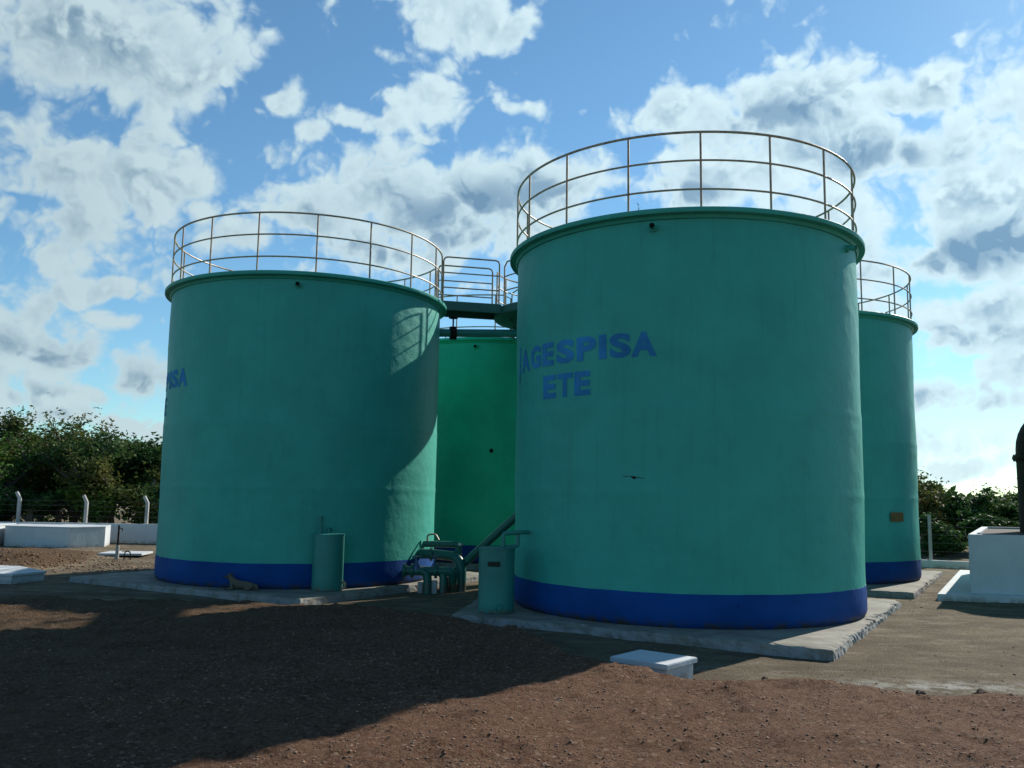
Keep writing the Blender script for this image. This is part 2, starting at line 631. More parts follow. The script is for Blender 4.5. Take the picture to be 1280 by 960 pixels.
# pale lime spill
dl = t.vmath('MULTIPLY', t.vmath('SUBTRACT', P, (4.75, 9.95, 0)), (.75, 2.2, 0))
lime = t.math('MULTIPLY', t.ramp(t.vmath('LENGTH', dl), .2, 1.2, 1, 0), t.ramp(t.noise(P, 5, 6, .7), .42, .6))
grey = t.mix(t.math('MULTIPLY', lime, .75), grey, (.62, .62, .56, 1))
# shaded left of the fill: browner, more olive tone put into its colour
ol = t.math('MULTIPLY', t.ramp(sp.outputs[0], -.5, -5.5), .55)
red = t.mix(ol, red, (.095, .075, .038, 1))
# sand drifted along the fill edge on the right
edgem = t.math('MULTIPLY', t.ramp(fa, .0, .25), t.ramp(fa, .25, .8, 1, 0))
fm = t.ramp(t.math('ADD', fa, t.math('MULTIPLY', t.math('SUBTRACT', t.noise(P, 3, 6, .7), .5), .9)), .25, .6)
c = t.mix(fm, grey, red)
c = t.mix(t.math('MULTIPLY', t.ramp(nC, .47, .34), .6), c, (.035, .02, .013, 1))
c = t.mix(t.math('MULTIPLY', edgem, .35), c, (.40, .30, .20, 1))
c = t.mix(t.math('MULTIPLY', t.ramp(nC, .54, .68), .55), c, (.36, .27, .19, 1))
t.l.new(c, b.inputs['Base Color'])
b.inputs['Roughness'].default_value = .95
b.inputs['Specular IOR Level'].default_value = .15
hh = t.math('ADD', t.math('MULTIPLY', nB, 1.2), t.math('MULTIPLY', nC, .6))
hh = t.math('ADD', hh, t.math('MULTIPLY', t.math('SUBTRACT', sc_.outputs[2], vg.outputs['Distance']), .28))
hh = t.math('ADD', hh, t.math('MULTIPLY', t.noise(P, 170, 2, .6), .15))
bump(t, b, hh, 1.0, .05)
me.materials.append(m)


def gz(x, y):
    return float(ground_fn(np.array([x], float), np.array([y], float))[0][0])


# ------------------------------------------------------------------ slabs
E1 = Vector((.507, .862, 0))      # along the row, away
E2 = Vector((-.873, .488, 0))     # along the row, left
PA, PB, PD = Vector((3.09, 15.875, 0)), Vector((-4.719, 20.128, 0)), Vector((7.221, 22.889, 0))
PC = Vector((-.60, 27.2, 0))
MID = (PA+PB+PC+PD)/4


def slab(center, corners, label, seed, jag):
    rnd = random.Random(seed)
    P_ = [center+E2*a+E1*b for a, b in corners]
    out = []
    n = len(P_)
    for i in range(n):
        a, b_ = P_[i], P_[(i+1) % n]
        L = (b_-a).length
        k = max(2, int(L/.07))
        nrm = Vector(((b_-a).y, -(b_-a).x, 0)).normalized()
        s1 = rnd.uniform(0, 50)
        for j in range(k):
            p = a.lerp(b_, j/k)
            w = float(fbm(np.array([s1+L*j/k]), np.array([seed*3.1]), 1.4, 5, .65)[0])
            chip = max(0, float(fbm(np.array([s1+L*j/k]), np.array([seed*7.7]), 2.5, 3, .6)[0])-.12)
            out.append((p + nrm*(w*.028*jag), chip*jag))
    area = sum(out[i][0].x*out[(i+1) % len(out)][0].y-out[(i+1) % len(out)][0].x*out[i][0].y for i in range(len(out)))
    if area < 0:
        out.reverse()
    c = center
    bm = BM()
    rings = []
    for lev, (ins, z) in enumerate(((.16, 0), (.03, 0), (.006, -.018), (0.0, -.07), (-.005, -.13), (.0, -.34))):
        ring = []
        for p, chip in out:
            d = (p-c)
            q = c+d*(1-ins/d.length-(chip*.25/d.length if lev in (1, 2) else 0)-(rnd.uniform(0, .02)*jag/d.length if lev in (2, 3, 4) else 0))
            ring.append(bm.verts.new((q.x, q.y, z-(rnd.uniform(0, .012)*jag if lev in (1, 2) else 0)-(chip*.08 if lev == 1 else 0))))
        rings.append(ring)
    bm.faces.new(rings[0])
    N = len(out)
    for a, b_ in zip(rings, rings[1:]):
        for k in range(N):
            bm.faces.new((a[k], b_[k], b_[(k+1) % N], a[(k+1) % N]))
    bmesh.ops.recalc_face_normals(bm, faces=bm.faces[:])
    o = link('concrete_slab', bm, M_slab)
    return tag(o, label, 'slab', 'concrete slabs under the tanks')


slab(PA, [(-3.15, -3.45), (2.55, -3.45), (3.3, -1.6), (3.3, 3.2), (-3.15, 3.2)], 'chipped concrete slab under the nearest tank, with its broken lit corner', 1, 1.25)
slab(PB, [(-3.2, -3.35), (3.4, -3.2), (3.4, 3.3), (-3.2, 3.3)], 'whitish-edged concrete slab under the left tank with the dog', 2, .7)
slab(PD, [(-3.2, -3.35), (3.3, -3.35), (3.3, 3.3), (-3.2, 3.3)], 'concrete slab under the rear tank at the right', 3, .8)
slab(PC, [(-3.3, -3.3), (3.3, -3.3), (3.3, 3.3), (-3.3, 3.3)], 'concrete slab under the rear tank seen through the middle gap', 4, .8)

# ------------------------------------------------------------------ tanks
TR, TH = 3.0, 6.188
glyph_cache = {}


def wall_r(cx_, a, z):
    """outer radius of a tank wall at angle a and height z: laminate steps, slightly out of round"""
    bulge = sum(h*math.exp(-((z-s)/w)**2) for s, w, h in ((1.92, .05, .007), (3.2, .06, .008), (3.02, .12, .005), (4.9, .06, .003)))
    k = .0012*math.sin(3*a+z*.8)+.0010*math.sin(7*a+z*1.7)+.0006*math.sin(19*a-z*3)
    return (TR+.012*(z/6)+bulge+.006*math.sin(z*2.3+cx_))*(1+k*min(1, max(0, (z-.488)/.3)))



def glyph(ch):
    """flat bold letter mesh data: verts normalised to 0..1 box, faces"""
    if ch in glyph_cache:
        return glyph_cache[ch]
    cu = bpy.data.curves.new('g', 'FONT')
    cu.body = ch
    cu.size = 1
    cu.offset = .045
    cu.resolution_u = 5
    ob = bpy.data.objects.new('g', cu)
    COL.objects.link(ob)
    dg = bpy.context.evaluated_depsgraph_get()
    me_ = bpy.data.meshes.new_from_object(ob.evaluated_get(dg))
    bm = BM()
    bm.from_mesh(me_)
    bmesh.ops.remove_doubles(bm, verts=bm.verts[:], dist=1e-5)
    xs = [v.co.x for v in bm.verts]
    ys = [v.co.y for v in bm.verts]
    x0, x1, y0, y1 = min(xs), max(xs), min(ys), max(ys)
    for k in range(1, 6):
        xx = x0+(x1-x0)*k/6
        bmesh.ops.bisect_plane(bm, geom=bm.verts[:]+bm.edges[:]+bm.faces[:], plane_co=(xx, 0, 0), plane_no=(1, 0, 0))
    for k in range(1, 8):
        yy = y0+(y1-y0)*k/8
        bmesh.ops.bisect_plane(bm, geom=bm.verts[:]+bm.edges[:]+bm.faces[:], plane_co=(0, yy, 0), plane_no=(0, 1, 0))
    bm.verts.index_update()
    V = [((v.co.x-x0)/(x1-x0), (v.co.y-y0)/(y1-y0)) for v in bm.verts]
    Fc = [[v.index for v in f.verts] for f in bm.faces]
    bm.free()
    bpy.data.objects.remove(ob)
    bpy.data.curves.remove(cu)
    glyph_cache[ch] = (V, Fc)
    return V, Fc


# (character, from, to) in degrees about the tank axis, measured from the direction of the viewer of the big tank
WORD1 = [('A', -64.6, -57.0), ('G', -56.0, -49.2), ('E', -48.2, -42.4), ('S', -41.1, -33.6), ('P', -32.6, -25.6), ('I', -24.7, -22.2), ('S', -21.2, -14.6), ('A', -14.5, -7.0)]
WORD2 = [('E', -47.8, -41.4), ('T', -40.6, -34.2), ('E', -33.5, -27.6)]


def word(letters, z0, z1, base, shift, parent, name):
    bm = BM()
    cx_ = parent.location.x
    for ch, a0, a1 in letters:
        V, Fc = glyph(ch)
        vs = []
        for (u, v) in V:
            a = base+R(a0+(a1-a0)*u+shift)
            rr = wall_r(cx_, a, z0+(z1-z0)*v)+.006
            vs.append(bm.verts.new((rr*math.cos(a), rr*math.sin(a), z0+(z1-z0)*v)))
        for f in Fc:
            try:
                bm.faces.new([vs[i] for i in f])
            except ValueError:
                pass
    if name == 'name_lettering':     # swooping emblem stroke before the name
        for (z_lo, z_hi, a_lo, a_hi, w) in ((3.80, 4.42, -68.9, -67.2, 1.6),):
            pr = None
            for k in range(9):
                q = k/8
                a = a_lo+(a_hi-a_lo)*q
                p1 = base+R(a+shift)
                p2 = base+R(a+w+shift)
                z = z_lo+(z_hi-z_lo)*q
                rr = wall_r(cx_, p1, z)+.006
                cur = [bm.verts.new((rr*math.cos(p), rr*math.sin(p), z)) for p in (p1, p2)]
                if pr:
                    bm.faces.new((pr[0], pr[1], cur[1], cur[0]))
                pr = cur
    bmesh.ops.recalc_face_normals(bm, faces=bm.faces[:])
    for f in bm.faces:
        c_ = f.calc_center_median()
        if f.normal.x*c_.x+f.normal.y*c_.y < 0:
            f.normal_flip()
    return link(name, bm, M_letter, parent)


def tank(center, label, base_angle, post_phase, gap_dir, mat, word_shift=None, vent=None, seams=()):
    T_ = empty('storage_tank', center, 0, label=label, cat='tank', group='green cylindrical treatment tanks')
    # wall with slight laminate steps
    seg = 160
    zs_ = [.45]
    while zs_[-1] < 6.0:
        zs_.append(min(zs_[-1]+.05, 6.06))
    bm = BM()
    lathe(bm, [(TR, z) for z in zs_], seg)
    for v in bm.verts:
        a = math.atan2(v.co.y, v.co.x)
        r_ = wall_r(center.x, a, v.co.z)
        v.co.x, v.co.y = r_*math.cos(a), r_*math.sin(a)
    link('tank_wall', bm, mat, T_, True)
    bm = BM()
    lathe(bm, [(TR-.045, .0), (TR-.012, .035), (TR+.006, .09), (TR+.008, .3), (TR+.01, .488), (TR-.06, .489)], 240)
    for v in bm.verts:
        if v.co.z > .4:
            a = math.atan2(v.co.y, v.co.x)
            v.co.z += .008*float(fbm(np.array([a*6+center.x]), np.array([3.3]), 2.0, 3, .6)[0])+.006*math.sin(2*a+center.y)
            if v.co.xy.length > TR:
                r_ = wall_r(center.x, a, .488)+.004
                v.co.x, v.co.y = r_*math.cos(a), r_*math.sin(a)
    link('base_band', bm, M_band, T_, True)
    bm = BM()
    lathe(bm, [(TR-.08, 6.052), (TR+.03, 6.055), (TR+.06, 6.10), (TR+.155, 6.112), (TR+.163, 6.125), (TR+.163, 6.178), (TR+.152, TH), (TR-.25, TH+.004), (0, TH+.06)], seg)
    link('rim', bm, mat, T_, True)
    # railing
    rr = TR+.03
    half = .42/rr
    a0 = gap_dir+half
    a1 = gap_dir-half+2*math.pi
    def arc(z, rad):
        b_ = BM()
        n = 90
        tube(b_, [(rr*math.cos(a0+(a1-a0)*k/n), rr*math.sin(a0+(a1-a0)*k/n), z) for k in range(n+1)], rad, 8)
        return b_
    top = 7.405
    bt = BM()
    n = 90
    pts = [(rr*math.cos(a0), rr*math.sin(a0), TH)]
    pts += [(rr*math.cos(a0+(a1-a0)*k/n), rr*math.sin(a0+(a1-a0)*k/n), top) for k in range(n+1)]
    pts += [(rr*math.cos(a1), rr*math.sin(a1), TH)]
    P_ = [Vector(p) for p in pts]
    # rounded top corners
    P_[1].z -= .09
    P_[2].z -= .0
    P_[-2].z -= .09
    tube(bt, P_, .0195, 8)
    rl = link('railing', bt, M_rail, T_, True)
    for z in (6.955, 6.50):
        link('mid_rail', arc(z, .0165), M_rail, rl, True)
    NP = 17
    for k in range(NP):
        a = base_angle+post_phase+2*math.pi*k/NP+.009*math.sin(k*7.3+center.x)
        d = (a-gap_dir+math.pi) % (2*math.pi)-math.pi
        if abs(d) < half*1.6:
            continue
        b_ = BM()
        c_, s_ = math.cos(a), math.sin(a)
        tube(b_, [(rr*c_, rr*s_, TH-.005), (rr*c_, rr*s_, top)], .018, 8)
        box(b_, -.05, .05, -.04, .04, 0, .012, 0, Matrix.Translation((rr*c_, rr*s_, TH-.002)) @ Matrix.Rotation(a, 4, 'Z'))
        link('railing_post', b_, M_rail, rl, True)
    if vent:
        for a_deg, z in vent:
            a = base_angle+R(a_deg)
            mt = Matrix.Rotation(a, 4, 'Z')
            b_ = BM()
            tube(b_, [mt @ Vector((TR-.05, 0, z)), mt @ Vector((TR+.05, 0, z))], .062, 16)
            tube(b_, [mt @ Vector((TR+.03, 0, z+.01)), mt @ Vector((TR+.16, 0, z-.002))], [.046, .042], 14, caps=False)
            v_ = link('overflow_spout', b_, mat, T_, True)
            b_ = BM()
            tube(b_, [mt @ Vector((TR+.04, 0, z+.008)), mt @ Vector((TR+.15, 0, z))], .036, 12)
            link('spout_opening', b_, M_hole, v_, True)
    if word_shift is not None:
        w_ = word(WORD1, 3.955, 4.335, base_angle, word_shift, T_, 'name_lettering')
        word(WORD2, 3.415, 3.795, base_angle, word_shift, T_, 'plant_lettering')
    return T_


def view_angle(c):
    return math.atan2(-c.y, -c.x)


def toward(c, d):
    return math.atan2(d.y-c.y, d.x-c.x)


tA = tank(PA, 'largest teal tank in front, with big blue lettering on its side', view_angle(PA), R(5.8), toward(PA, MID), M_tank, 0, [(-7.8, 5.93), (62, 5.93)])
tB = tank(PB, 'left teal tank in shade, sunlit on its right flank, its lettering nearly out of view', view_angle(PB), R(.9), toward(PB, MID), M_tank, -45.2, [(-4.9, 5.93)])
tC = tank(PC, 'green rear tank seen in the gap between the two front tanks', view_angle(PC), R(1.0), toward(PC, MID), M_tank_c, None, [(-9.3, 5.93)])
tD = tank(PD, 'rear tank half hidden behind the largest tank, with a small yellowish plate near its base', view_angle(PD), R(12), toward(PD, MID), M_tank, None, None)
# plate on D
bm = BM()
av = view_angle(PD)
for i in range(5):
    pass
a_s = [av+R(45.9+(54.9-45.9)*k/4) for k in range(5)]
lo = [bm.verts.new(((TR+.03)*math.cos(a), (TR+.03)*math.sin(a), 1.39)) for a in a_s]
hi = [bm.verts.new(((TR+.03)*math.cos(a), (TR+.03)*math.sin(a), 1.60)) for a in a_s]
for k in range(4):
    bm.faces.new((lo[k], lo[k+1], hi[k+1], hi[k]))
bmesh.ops.solidify(bm, geom=bm.faces[:], thickness=.012)
link('plate', bm, M_sign, tD)
# bolt patch on the band of A, drain hole on C
a = view_angle(PA)+R(15.2)
bm = BM()
tube(bm, [((TR-.01)*math.cos(a), (TR-.01)*math.sin(a), .34), ((TR+.035)*math.cos(a), (TR+.035)*math.sin(a), .34)], .03, 8)
link('bolt', bm, M_band, tA, True)
a = view_angle(PC)+R(-.1)
bm = BM()
tube(bm, [((TR-.02)*math.cos(a), (TR-.02)*math.sin(a), 3.05), ((TR+.05)*math.cos(a), (TR+.05)*math.sin(a), 3.05)], .055, 12)
link('drain_opening', bm, M_hole, tC, True)

# ------------------------------------------------------------------ central platform, walkways
def W3(p, z):
    return Vector((p.x, p.y, z))

pf = empty('round_platform', MID, 0, label='dark round platform with railing between the four tanks, half hidden by the largest tank', cat='platform')
PRAD, PZ = 1.72, 6.36
bm = BM()
lathe(bm, [(0, 5.98), (.5, 6.0), (PRAD-.25, 6.12), (PRAD-.02, 6.15), (PRAD, 6.17), (PRAD, PZ-.01), (PRAD-.02, PZ), (0, PZ)], 72)
link('deck', bm, M_plat, pf, True)
bm = BM()
tube(bm, [(0, 0, -.2), (0, 0, 6.0)], .28, 24)
link('column', bm, M_teal2, pf, True)
for k in range(8):
    bm = BM()
    a = k*math.pi/4+.3
    tube(bm, [(.25*math.cos(a), .25*math.sin(a), 5.3), (1.4*math.cos(a), 1.4*math.sin(a), 6.1)], .03, 6)
    link('brace', bm, M_plat, pf, True)
dirs = [toward(MID, c) for c in (PA, PB, PC, PD)]
dirs_s = sorted(d % (2*math.pi) for d in dirs)
hw = math.asin(.42/(PRAD-.06))
for i in range(4):
    a0 = dirs_s[i]+hw
    a1 = (dirs_s[(i+1) % 4] if i < 3 else dirs_s[0]+2*math.pi)-hw
    rr = PRAD-.06
    n = 16
    pts = [Vector((rr*math.cos(a0), rr*math.sin(a0), PZ))]
    pts += [Vector((rr*math.cos(a0+(a1-a0)*k/n), rr*math.sin(a0+(a1-a0)*k/n), PZ+1.06-(.1 if k in (0, n) else 0))) for k in range(n+1)]
    pts += [Vector((rr*math.cos(a1), rr*math.sin(a1), PZ))]
    bm = BM()
    tube(bm, pts, .0195, 8)
    rl = link('railing', bm, M_rail, pf, True)
    for z in (PZ+.36, PZ+.71):
        bm = BM()
        tube(bm, [(rr*math.cos(a0+(a1-a0)*k/n), rr*math.sin(a0+(a1-a0)*k/n), z) for k in range(n+1)], .0165, 8)
        link('mid_rail', bm, M_rail, rl, True)
    bm = BM()
    am = (a0+a1)/2
    tube(bm, [(rr*math.cos(am), rr*math.sin(am), PZ), (rr*math.cos(am), rr*math.sin(am), PZ+1.06)], .018, 8)
    link('railing_post', bm, M_rail, rl, True)

names = {0: 'steel walkway from the round platform to the largest tank', 1: 'steel walkway with rounded guard rails between the left tank and the round platform',
         2: 'steel walkway from the round platform back to the middle rear tank', 3: 'steel walkway from the round platform to the right rear tank'}
for i, c in enumerate((PA, PB, PC, PD)):
    L = (c-MID).length
    x0, x1 = PRAD-.02, L-TR-.02
    wk = empty('walkway', MID, dirs[i], label=names[i], cat='walkway', group='walkways between tanks and platform')
    bm = BM()
    box(bm, x0, x1+.15, -.38, .38, PZ-.03, PZ+.002, .004)
    link('deck', bm, M_plat, wk)
    for s in (-1, 1):
        bm = BM()
        box(bm, x0-.03, x1+.12, s*.40-.03, s*.40+.03, PZ-.19, PZ+.03, .006)
        link('beam', bm, M_plat, wk)
        ys = s*.40
        pts = rounded([(x0+.03, ys, PZ), (x0+.03, ys, PZ+1.10), (x1-.02, ys, PZ+1.10), (x1-.02, ys, PZ)], .12)
        bm = BM()
        tube(bm, pts, .0195, 8)
        gr = link('guard_rail', bm, M_rail, wk, True)
        for z in (PZ+.36, PZ+.72):
            bm = BM()
            tube(bm, [(x0+.03, ys, z), (x1-.02, ys, z)], .0165, 8)
            link('mid_rail', bm, M_rail, gr, True)

# overhead pipe from the left tank to the platform column
pa = toward(PB, MID)
pe = empty('overhead_pipe', PB, pa, label='green horizontal pipe with flange running under the walkway from the left tank', cat='pipe')
L = (MID-PB).length
bm = BM()
tube(bm, [(TR-.03, -.35, 5.62), (L-.1, -.35, 5.78)], .095, 16)
link('pipe_run', bm, M_teal2, pe, True)
bm = BM()
tube(bm, [(TR+.24, -.35, 5.632), (TR+.30, -.35, 5.635)], .16, 20)
tube(bm, [(TR+.32, -.35, 5.636), (TR+.38, -.35, 5.639)], .16, 20)
link('flange', bm, M_dark, pe, True)
bm = BM()
tube(bm, [(TR+.31, -.35, 5.64), (TR+.31, -.35, 6.0)], .02, 8)
tube(bm, [(TR+.31+.10*math.cos(k*math.pi/8), -.35+.10*math.sin(k*math.pi/8), 6.0) for k in range(16)], .012, 6, closed=True)
tube(bm, [(TR+.21, -.35, 6.0), (TR+.41, -.35, 6.0)], .01, 6)
link('valve_wheel', bm, M_dark, pe, True)
bm = BM()
tube(bm, [(TR+1.9, -.35, 5.60), (TR+1.9, -.35, 5.74)], .05, 10)
link('pipe_stub', bm, M_teal2, pe, True)

# ------------------------------------------------------------------ barrels (green drums)
def drum(name, loc, rz, r, h, label, bottom_knob=-60):
    d = empty(name, loc, rz, label=label, cat='tank', group='small green dosing drums')
    bm = BM()
    lathe(bm, [(0, .0), (r-.01, .0), (r, .012), (r, h-.03), (r+.006, h-.026), (r+.006, h-.002), (r, h), (r-.02, h+.002), (0, h+.012)], 48)
    link('drum_body', bm, M_teal2, d, True)
    return d


d1 = drum('dosing_drum', (-3.47, 17.18, 0), 0, .295, 1.06, 'green drum standing on the slab in front of the left tank')
bm = BM()
tube(bm, [(-.17, 0, 1.0), (-.17, 0, 1.36)], .035, 12)
tube(bm, [(-.17, 0, 1.33), (-.17, 0, 1.40)], .048, 12)
link('inlet_pipe', bm, M_teal2, d1, True)
bm = BM()
tube(bm, rounded([(-.02, .05, 1.05), (-.02, .05, 1.14), (-.02, .35, 1.14)], .05), .03, 10)
link('outlet_pipe', bm, M_teal2, d1, True)
bm = BM()
tube(bm, rounded([(.26, -.08, .05), (.36, -.10, .05), (.36, -.10, .16), (.26, -.02, .16)], .05), .026, 10)
link('drain_elbow', bm, M_rail, d1, True)

d2 = drum('dosing_drum', (-.20, 14.42, 0), 0, .287, 1.02, 'green drum with dark label standing beside the largest tank')
bm = BM()
n = 6
v0 = [bm.verts.new((.294*math.cos(R(-118+k*40/n)), .294*math.sin(R(-118+k*40/n)), .73)) for k in range(n+1)]
v1 = [bm.verts.new((.294*math.cos(R(-118+k*40/n)), .294*math.sin(R(-118+k*40/n)), .81)) for k in range(n+1)]
for k in range(n):
    bm.faces.new((v0[k], v0[k+1], v1[k+1], v1[k]))
bmesh.ops.solidify(bm, geom=bm.faces[:], thickness=-.006)
link('label_plate', bm, M_label, d2)
bm = BM()
tube(bm, rounded([(.10, 0, .98), (.10, 0, 1.24), (.42, .10, 1.26), (.52, .16, 1.26)], .05), .035, 12)
tube(bm, rounded([(.08, .03, 1.02), (.34, .1, 1.04), (.34, .1, 1.25)], .04), .03, 12)
link('inlet_pipe', bm, M_teal2, d2, True)
bm = BM()
tube(bm, [(.05, -.27, .11), (.06, -.34, .10)], .045, 14)
tube(bm, [(.06, -.33, .10), (.06, -.37, .10)], .03, 12)
link('drain_plug', bm, M_teal2, d2, True)

# sloping pipe behind the second drum, running up to the tank wall
bm = BM()
tube(bm, [(-1.35, 18.9, -.2), (-1.15, 18.85, .22), (-.20, 18.5, 1.12), (.62, 18.1, 1.86)], .085, 14)
sp_ = link('sloping_pipe', bm, M_pipe, None, True)
tag(sp_, 'green pipe sloping up behind the labelled drum to the largest tank', 'pipe')

# ------------------------------------------------------------------ pipe manifold between the front tanks
mf = empty('pipe_manifold', (-1.55, 18.3, -.15), 0, label='cluster of green elbows, pipes and valves at the foot of the left tank', cat='pipework')
Z0 = .15
def mpipe(name, pts, rad, r, mat=M_pipe, seg=16):
    bm = BM()
    tube(bm, rounded(pts, rad, 8) if rad else pts, r, seg)
    return link(name, bm, mat, mf, True)
# big arch: from the tank side over and down into the ground
arch = mpipe('arch_pipe', [(-.35, .75, .74), (.15, .55, .74), (.56, .35, .70), (.56, .30, -.2)], .30, .105)
mpipe('header_pipe', [(-.62, .0, .44), (.40, .0, .44), (.40, .25, -.1)], .10, .095)
mpipe('riser_elbow', [(-.62, .0, .44), (-.10, -.05, .44), (-.10, -.12, -.2)], .17, .088)
mpipe('riser_elbow', [(-.05, .05, .43), (.22, .0, .43), (.22, -.06, -.2)], .15, .085)
mpipe('feed_pipe', [(-.55, 1.0, .93), (.45, .95, .93), (.50, .95, .3)], .06, .07)
for (x, y, z, ax) in ((-.42, .0, .44, 0), (-.58, .0, .44, 0), (.06, 0, .44, 0), (-.10, .62, .74, 0)):
    bm = BM()
    tube(bm, [(x-.02, y, z), (x+.02, y, z)], .145, 20)
    for k in range(8):
        a = k*math.pi/4
        tube(bm, [(x-.035, y+.122*math.cos(a), z+.122*math.sin(a)), (x+.035, y+.122*math.cos(a), z+.122*math.sin(a))], .011, 6)
    link('flange', bm, M_pipe, mf, True)
for (x, y, z, s) in ((-.34, -.02, .44, 1.0), (.02, .10, .44, .9)):
    bm = BM()
    lathe(bm, [(0, .0), (.085*s, .0), (.095*s, .05), (.06*s, .12), (.035*s, .16), (.02*s, .30), (0, .30)], 16, c=(x, y, z))
    v_ = link('valve', bm, M_valve, mf, True)
    bm = BM()
    rw = .085*s
    tube(bm, [(x+rw*math.cos(k*math.pi/8), y+rw*math.sin(k*math.pi/8), z+.29) for k in range(16)], .011, 6, closed=True)
    for a in (0, 1.05, 2.1):
        tube(bm, [(x-rw*math.cos(a), y-rw*math.sin(a), z+.29), (x+rw*math.cos(a), y+rw*math.sin(a), z+.29)], .007, 5)
    link('handwheel', bm, M_valve, v_, True)
bm = BM()
tube(bm, rounded([(-.22, .95, 1.0), (-.22, .95, 1.13), (-.05, .95, 1.15), (.03, .92, 1.02)], .06), .02, 8)
link('lever', bm, M_rail, mf, True)
bm = BM()
tube(bm, [(.50, .8, .92), (.50, .8, .97)], .05, 12)
link('cap', bm, M_bolt, mf, True)
bm = BM()
box(bm, -.02, .10, -.10, .02, -.05, .26, .012)
link('pipe_support', bm, M_post, mf)
bm = BM()
box(bm, -.30, -.20, -.06, .06, -.05, .22, .012)
link('pipe_support', bm, M_post, mf)

# ------------------------------------------------------------------ lidded white box
lid_c = [(1.148, 10.211), (1.713, 9.745), (2.146, 10.25), (1.563, 10.713)]
cx = sum(p[0] for p in lid_c)/4
cy = sum(p[1] for p in lid_c)/4
bx = empty('inspection_box', (cx, cy, -.18), 0, label='low white concrete box with lid half buried at the edge of the reddish fill', cat='inspection box', group='white lidded inspection boxes')
poly = [(x-cx, y-cy) for x, y in lid_c]
bm = BM()
prism(bm, [(x*.90, y*.90) for x, y in poly], -.1, .192, .006)
link('box_body', bm, M_white, bx)
bm = BM()
prism(bm, poly, .196, .255, .008)
link('lid', bm, M_white, bx)

lid2 = [(-12.0, 18.9), (-10.2, 18.55), (-9.95, 19.2), (-11.2, 20.6), (-12.3, 20.4)]
lid2 = [(-12.1, 18.9), (-10.15, 18.4), (-9.85, 19.15), (-11.1, 20.5), (-12.4, 20.7)]
b2x = empty('inspection_box', (-11.0, 19.4, -.16), 0, label='low white concrete box with cracked lid beside the soil heap, at the left edge', cat='inspection box', group='white lidded inspection boxes')
q = [(-1.05, -.55), (.80, -.95), (1.12, -.25), (.15, .75), (-1.2, .95)]
q = [(-1.3, -.50), (.85, -1.02), (1.15, -.25), (-.05, .85), (-1.3, 1.0)]
bm = BM()
prism(bm, [(x*.95, y*.95) for x, y in q], -.1, .20, .006)
link('box_body', bm, M_white, b2x)
bm = BM()
prism(bm, [(-1.3, -.50), (-.22, -.76), (.45, .39), (-.05, .85), (-1.3, 1.0)], .204, .255, .008)
link('lid', bm, M_white, b2x)
bm = BM()
prism(bm, [(-.19, -.767), (.85, -1.02), (1.15, -.25), (.48, .36)], .204, .25, .008)
link('lid', bm, M_white, b2x)

# ------------------------------------------------------------------ white basin on the right, with dark vessel
n0 = Vector((9.47, 18.43, 0))
dl_ = (Vector((13.3, 25.3, 0))-Vector((9.75, 19.0, 0))).normalized()
dl_ = Vector((.5, .866, 0))
dr_ = Vector((.985, -.17, 0))
wbz = empty('white_basin', n0, 0, label='open-topped white masonry basin on a low plinth at the right edge', cat='basin')
LEN, WID, WT, HT = 6.9, 6.0, .17, 1.2
def qpt(a, b_):
    v = dr_*a+dl_*b_
    return (v.x, v.y)
def wallq(name, a0, a1, b0, b1, z0, z1, mat=M_white):
    bm = BM()
    prism(bm, [qpt(a0, b0), qpt(a1, b0), qpt(a1, b1), qpt(a0, b1)], z0, z1, .008)
    return link(name, bm, mat, wbz)
wallq('front_wall', 0, WID, 0, WT, 0.001, HT)
wallq('back_wall', 0, WID, LEN-WT, LEN, 0.001, HT)
wallq('side_wall', 0, WT, WT+.001, LEN-WT-.001, 0.001, HT-.002)
wallq('side_wall', WID-WT, WID, WT+.001, LEN-WT-.001, 0.001, HT-.002)
wallq('floor', WT, WID-WT, WT, LEN-WT, .002, .10, M_slab)
wallq('interior_shade_block', WT+.002, WID-WT-.002, WT+.002, LEN-WT-.002, .102, 1.15, M_dark)  # dark block added so the inside of the basin looks shaded
wallq('plinth', -.62, WID+.4, -.30, LEN+.3, -.30, 0, M_white)

dv = empty('dark_vessel', (13.86, 21.6, .10), 0, label='tall dark domed vessel standing in the white basin, cut by the right edge', cat='vessel')
bm = BM()
lathe(bm, [(0, 0), (1.3, 0), (1.3, 3.0)]+[(1.3*math.cos(k*math.pi/20), 3.1+1.2*math.sin(k*math.pi/20)) for k in range(11)][:-1]+[(0, 4.3)], 56)
link('vessel_body', bm, M_dark, dv, True)
bm = BM()
lathe(bm, [(1.28, 2.80), (1.37, 2.82), (1.39, 2.88), (1.37, 2.94), (1.28, 2.96)], 56)
link('flange_ring', bm, M_dark, dv, True)
bm = BM()
for k in range(24):
    a = k*2*math.pi/24
    tube(bm, [(1.34*math.cos(a), 1.34*math.sin(a), 2.79), (1.34*math.cos(a), 1.34*math.sin(a), 2.97)], .018, 6)
link('bolts', bm, M_dark, dv, True)

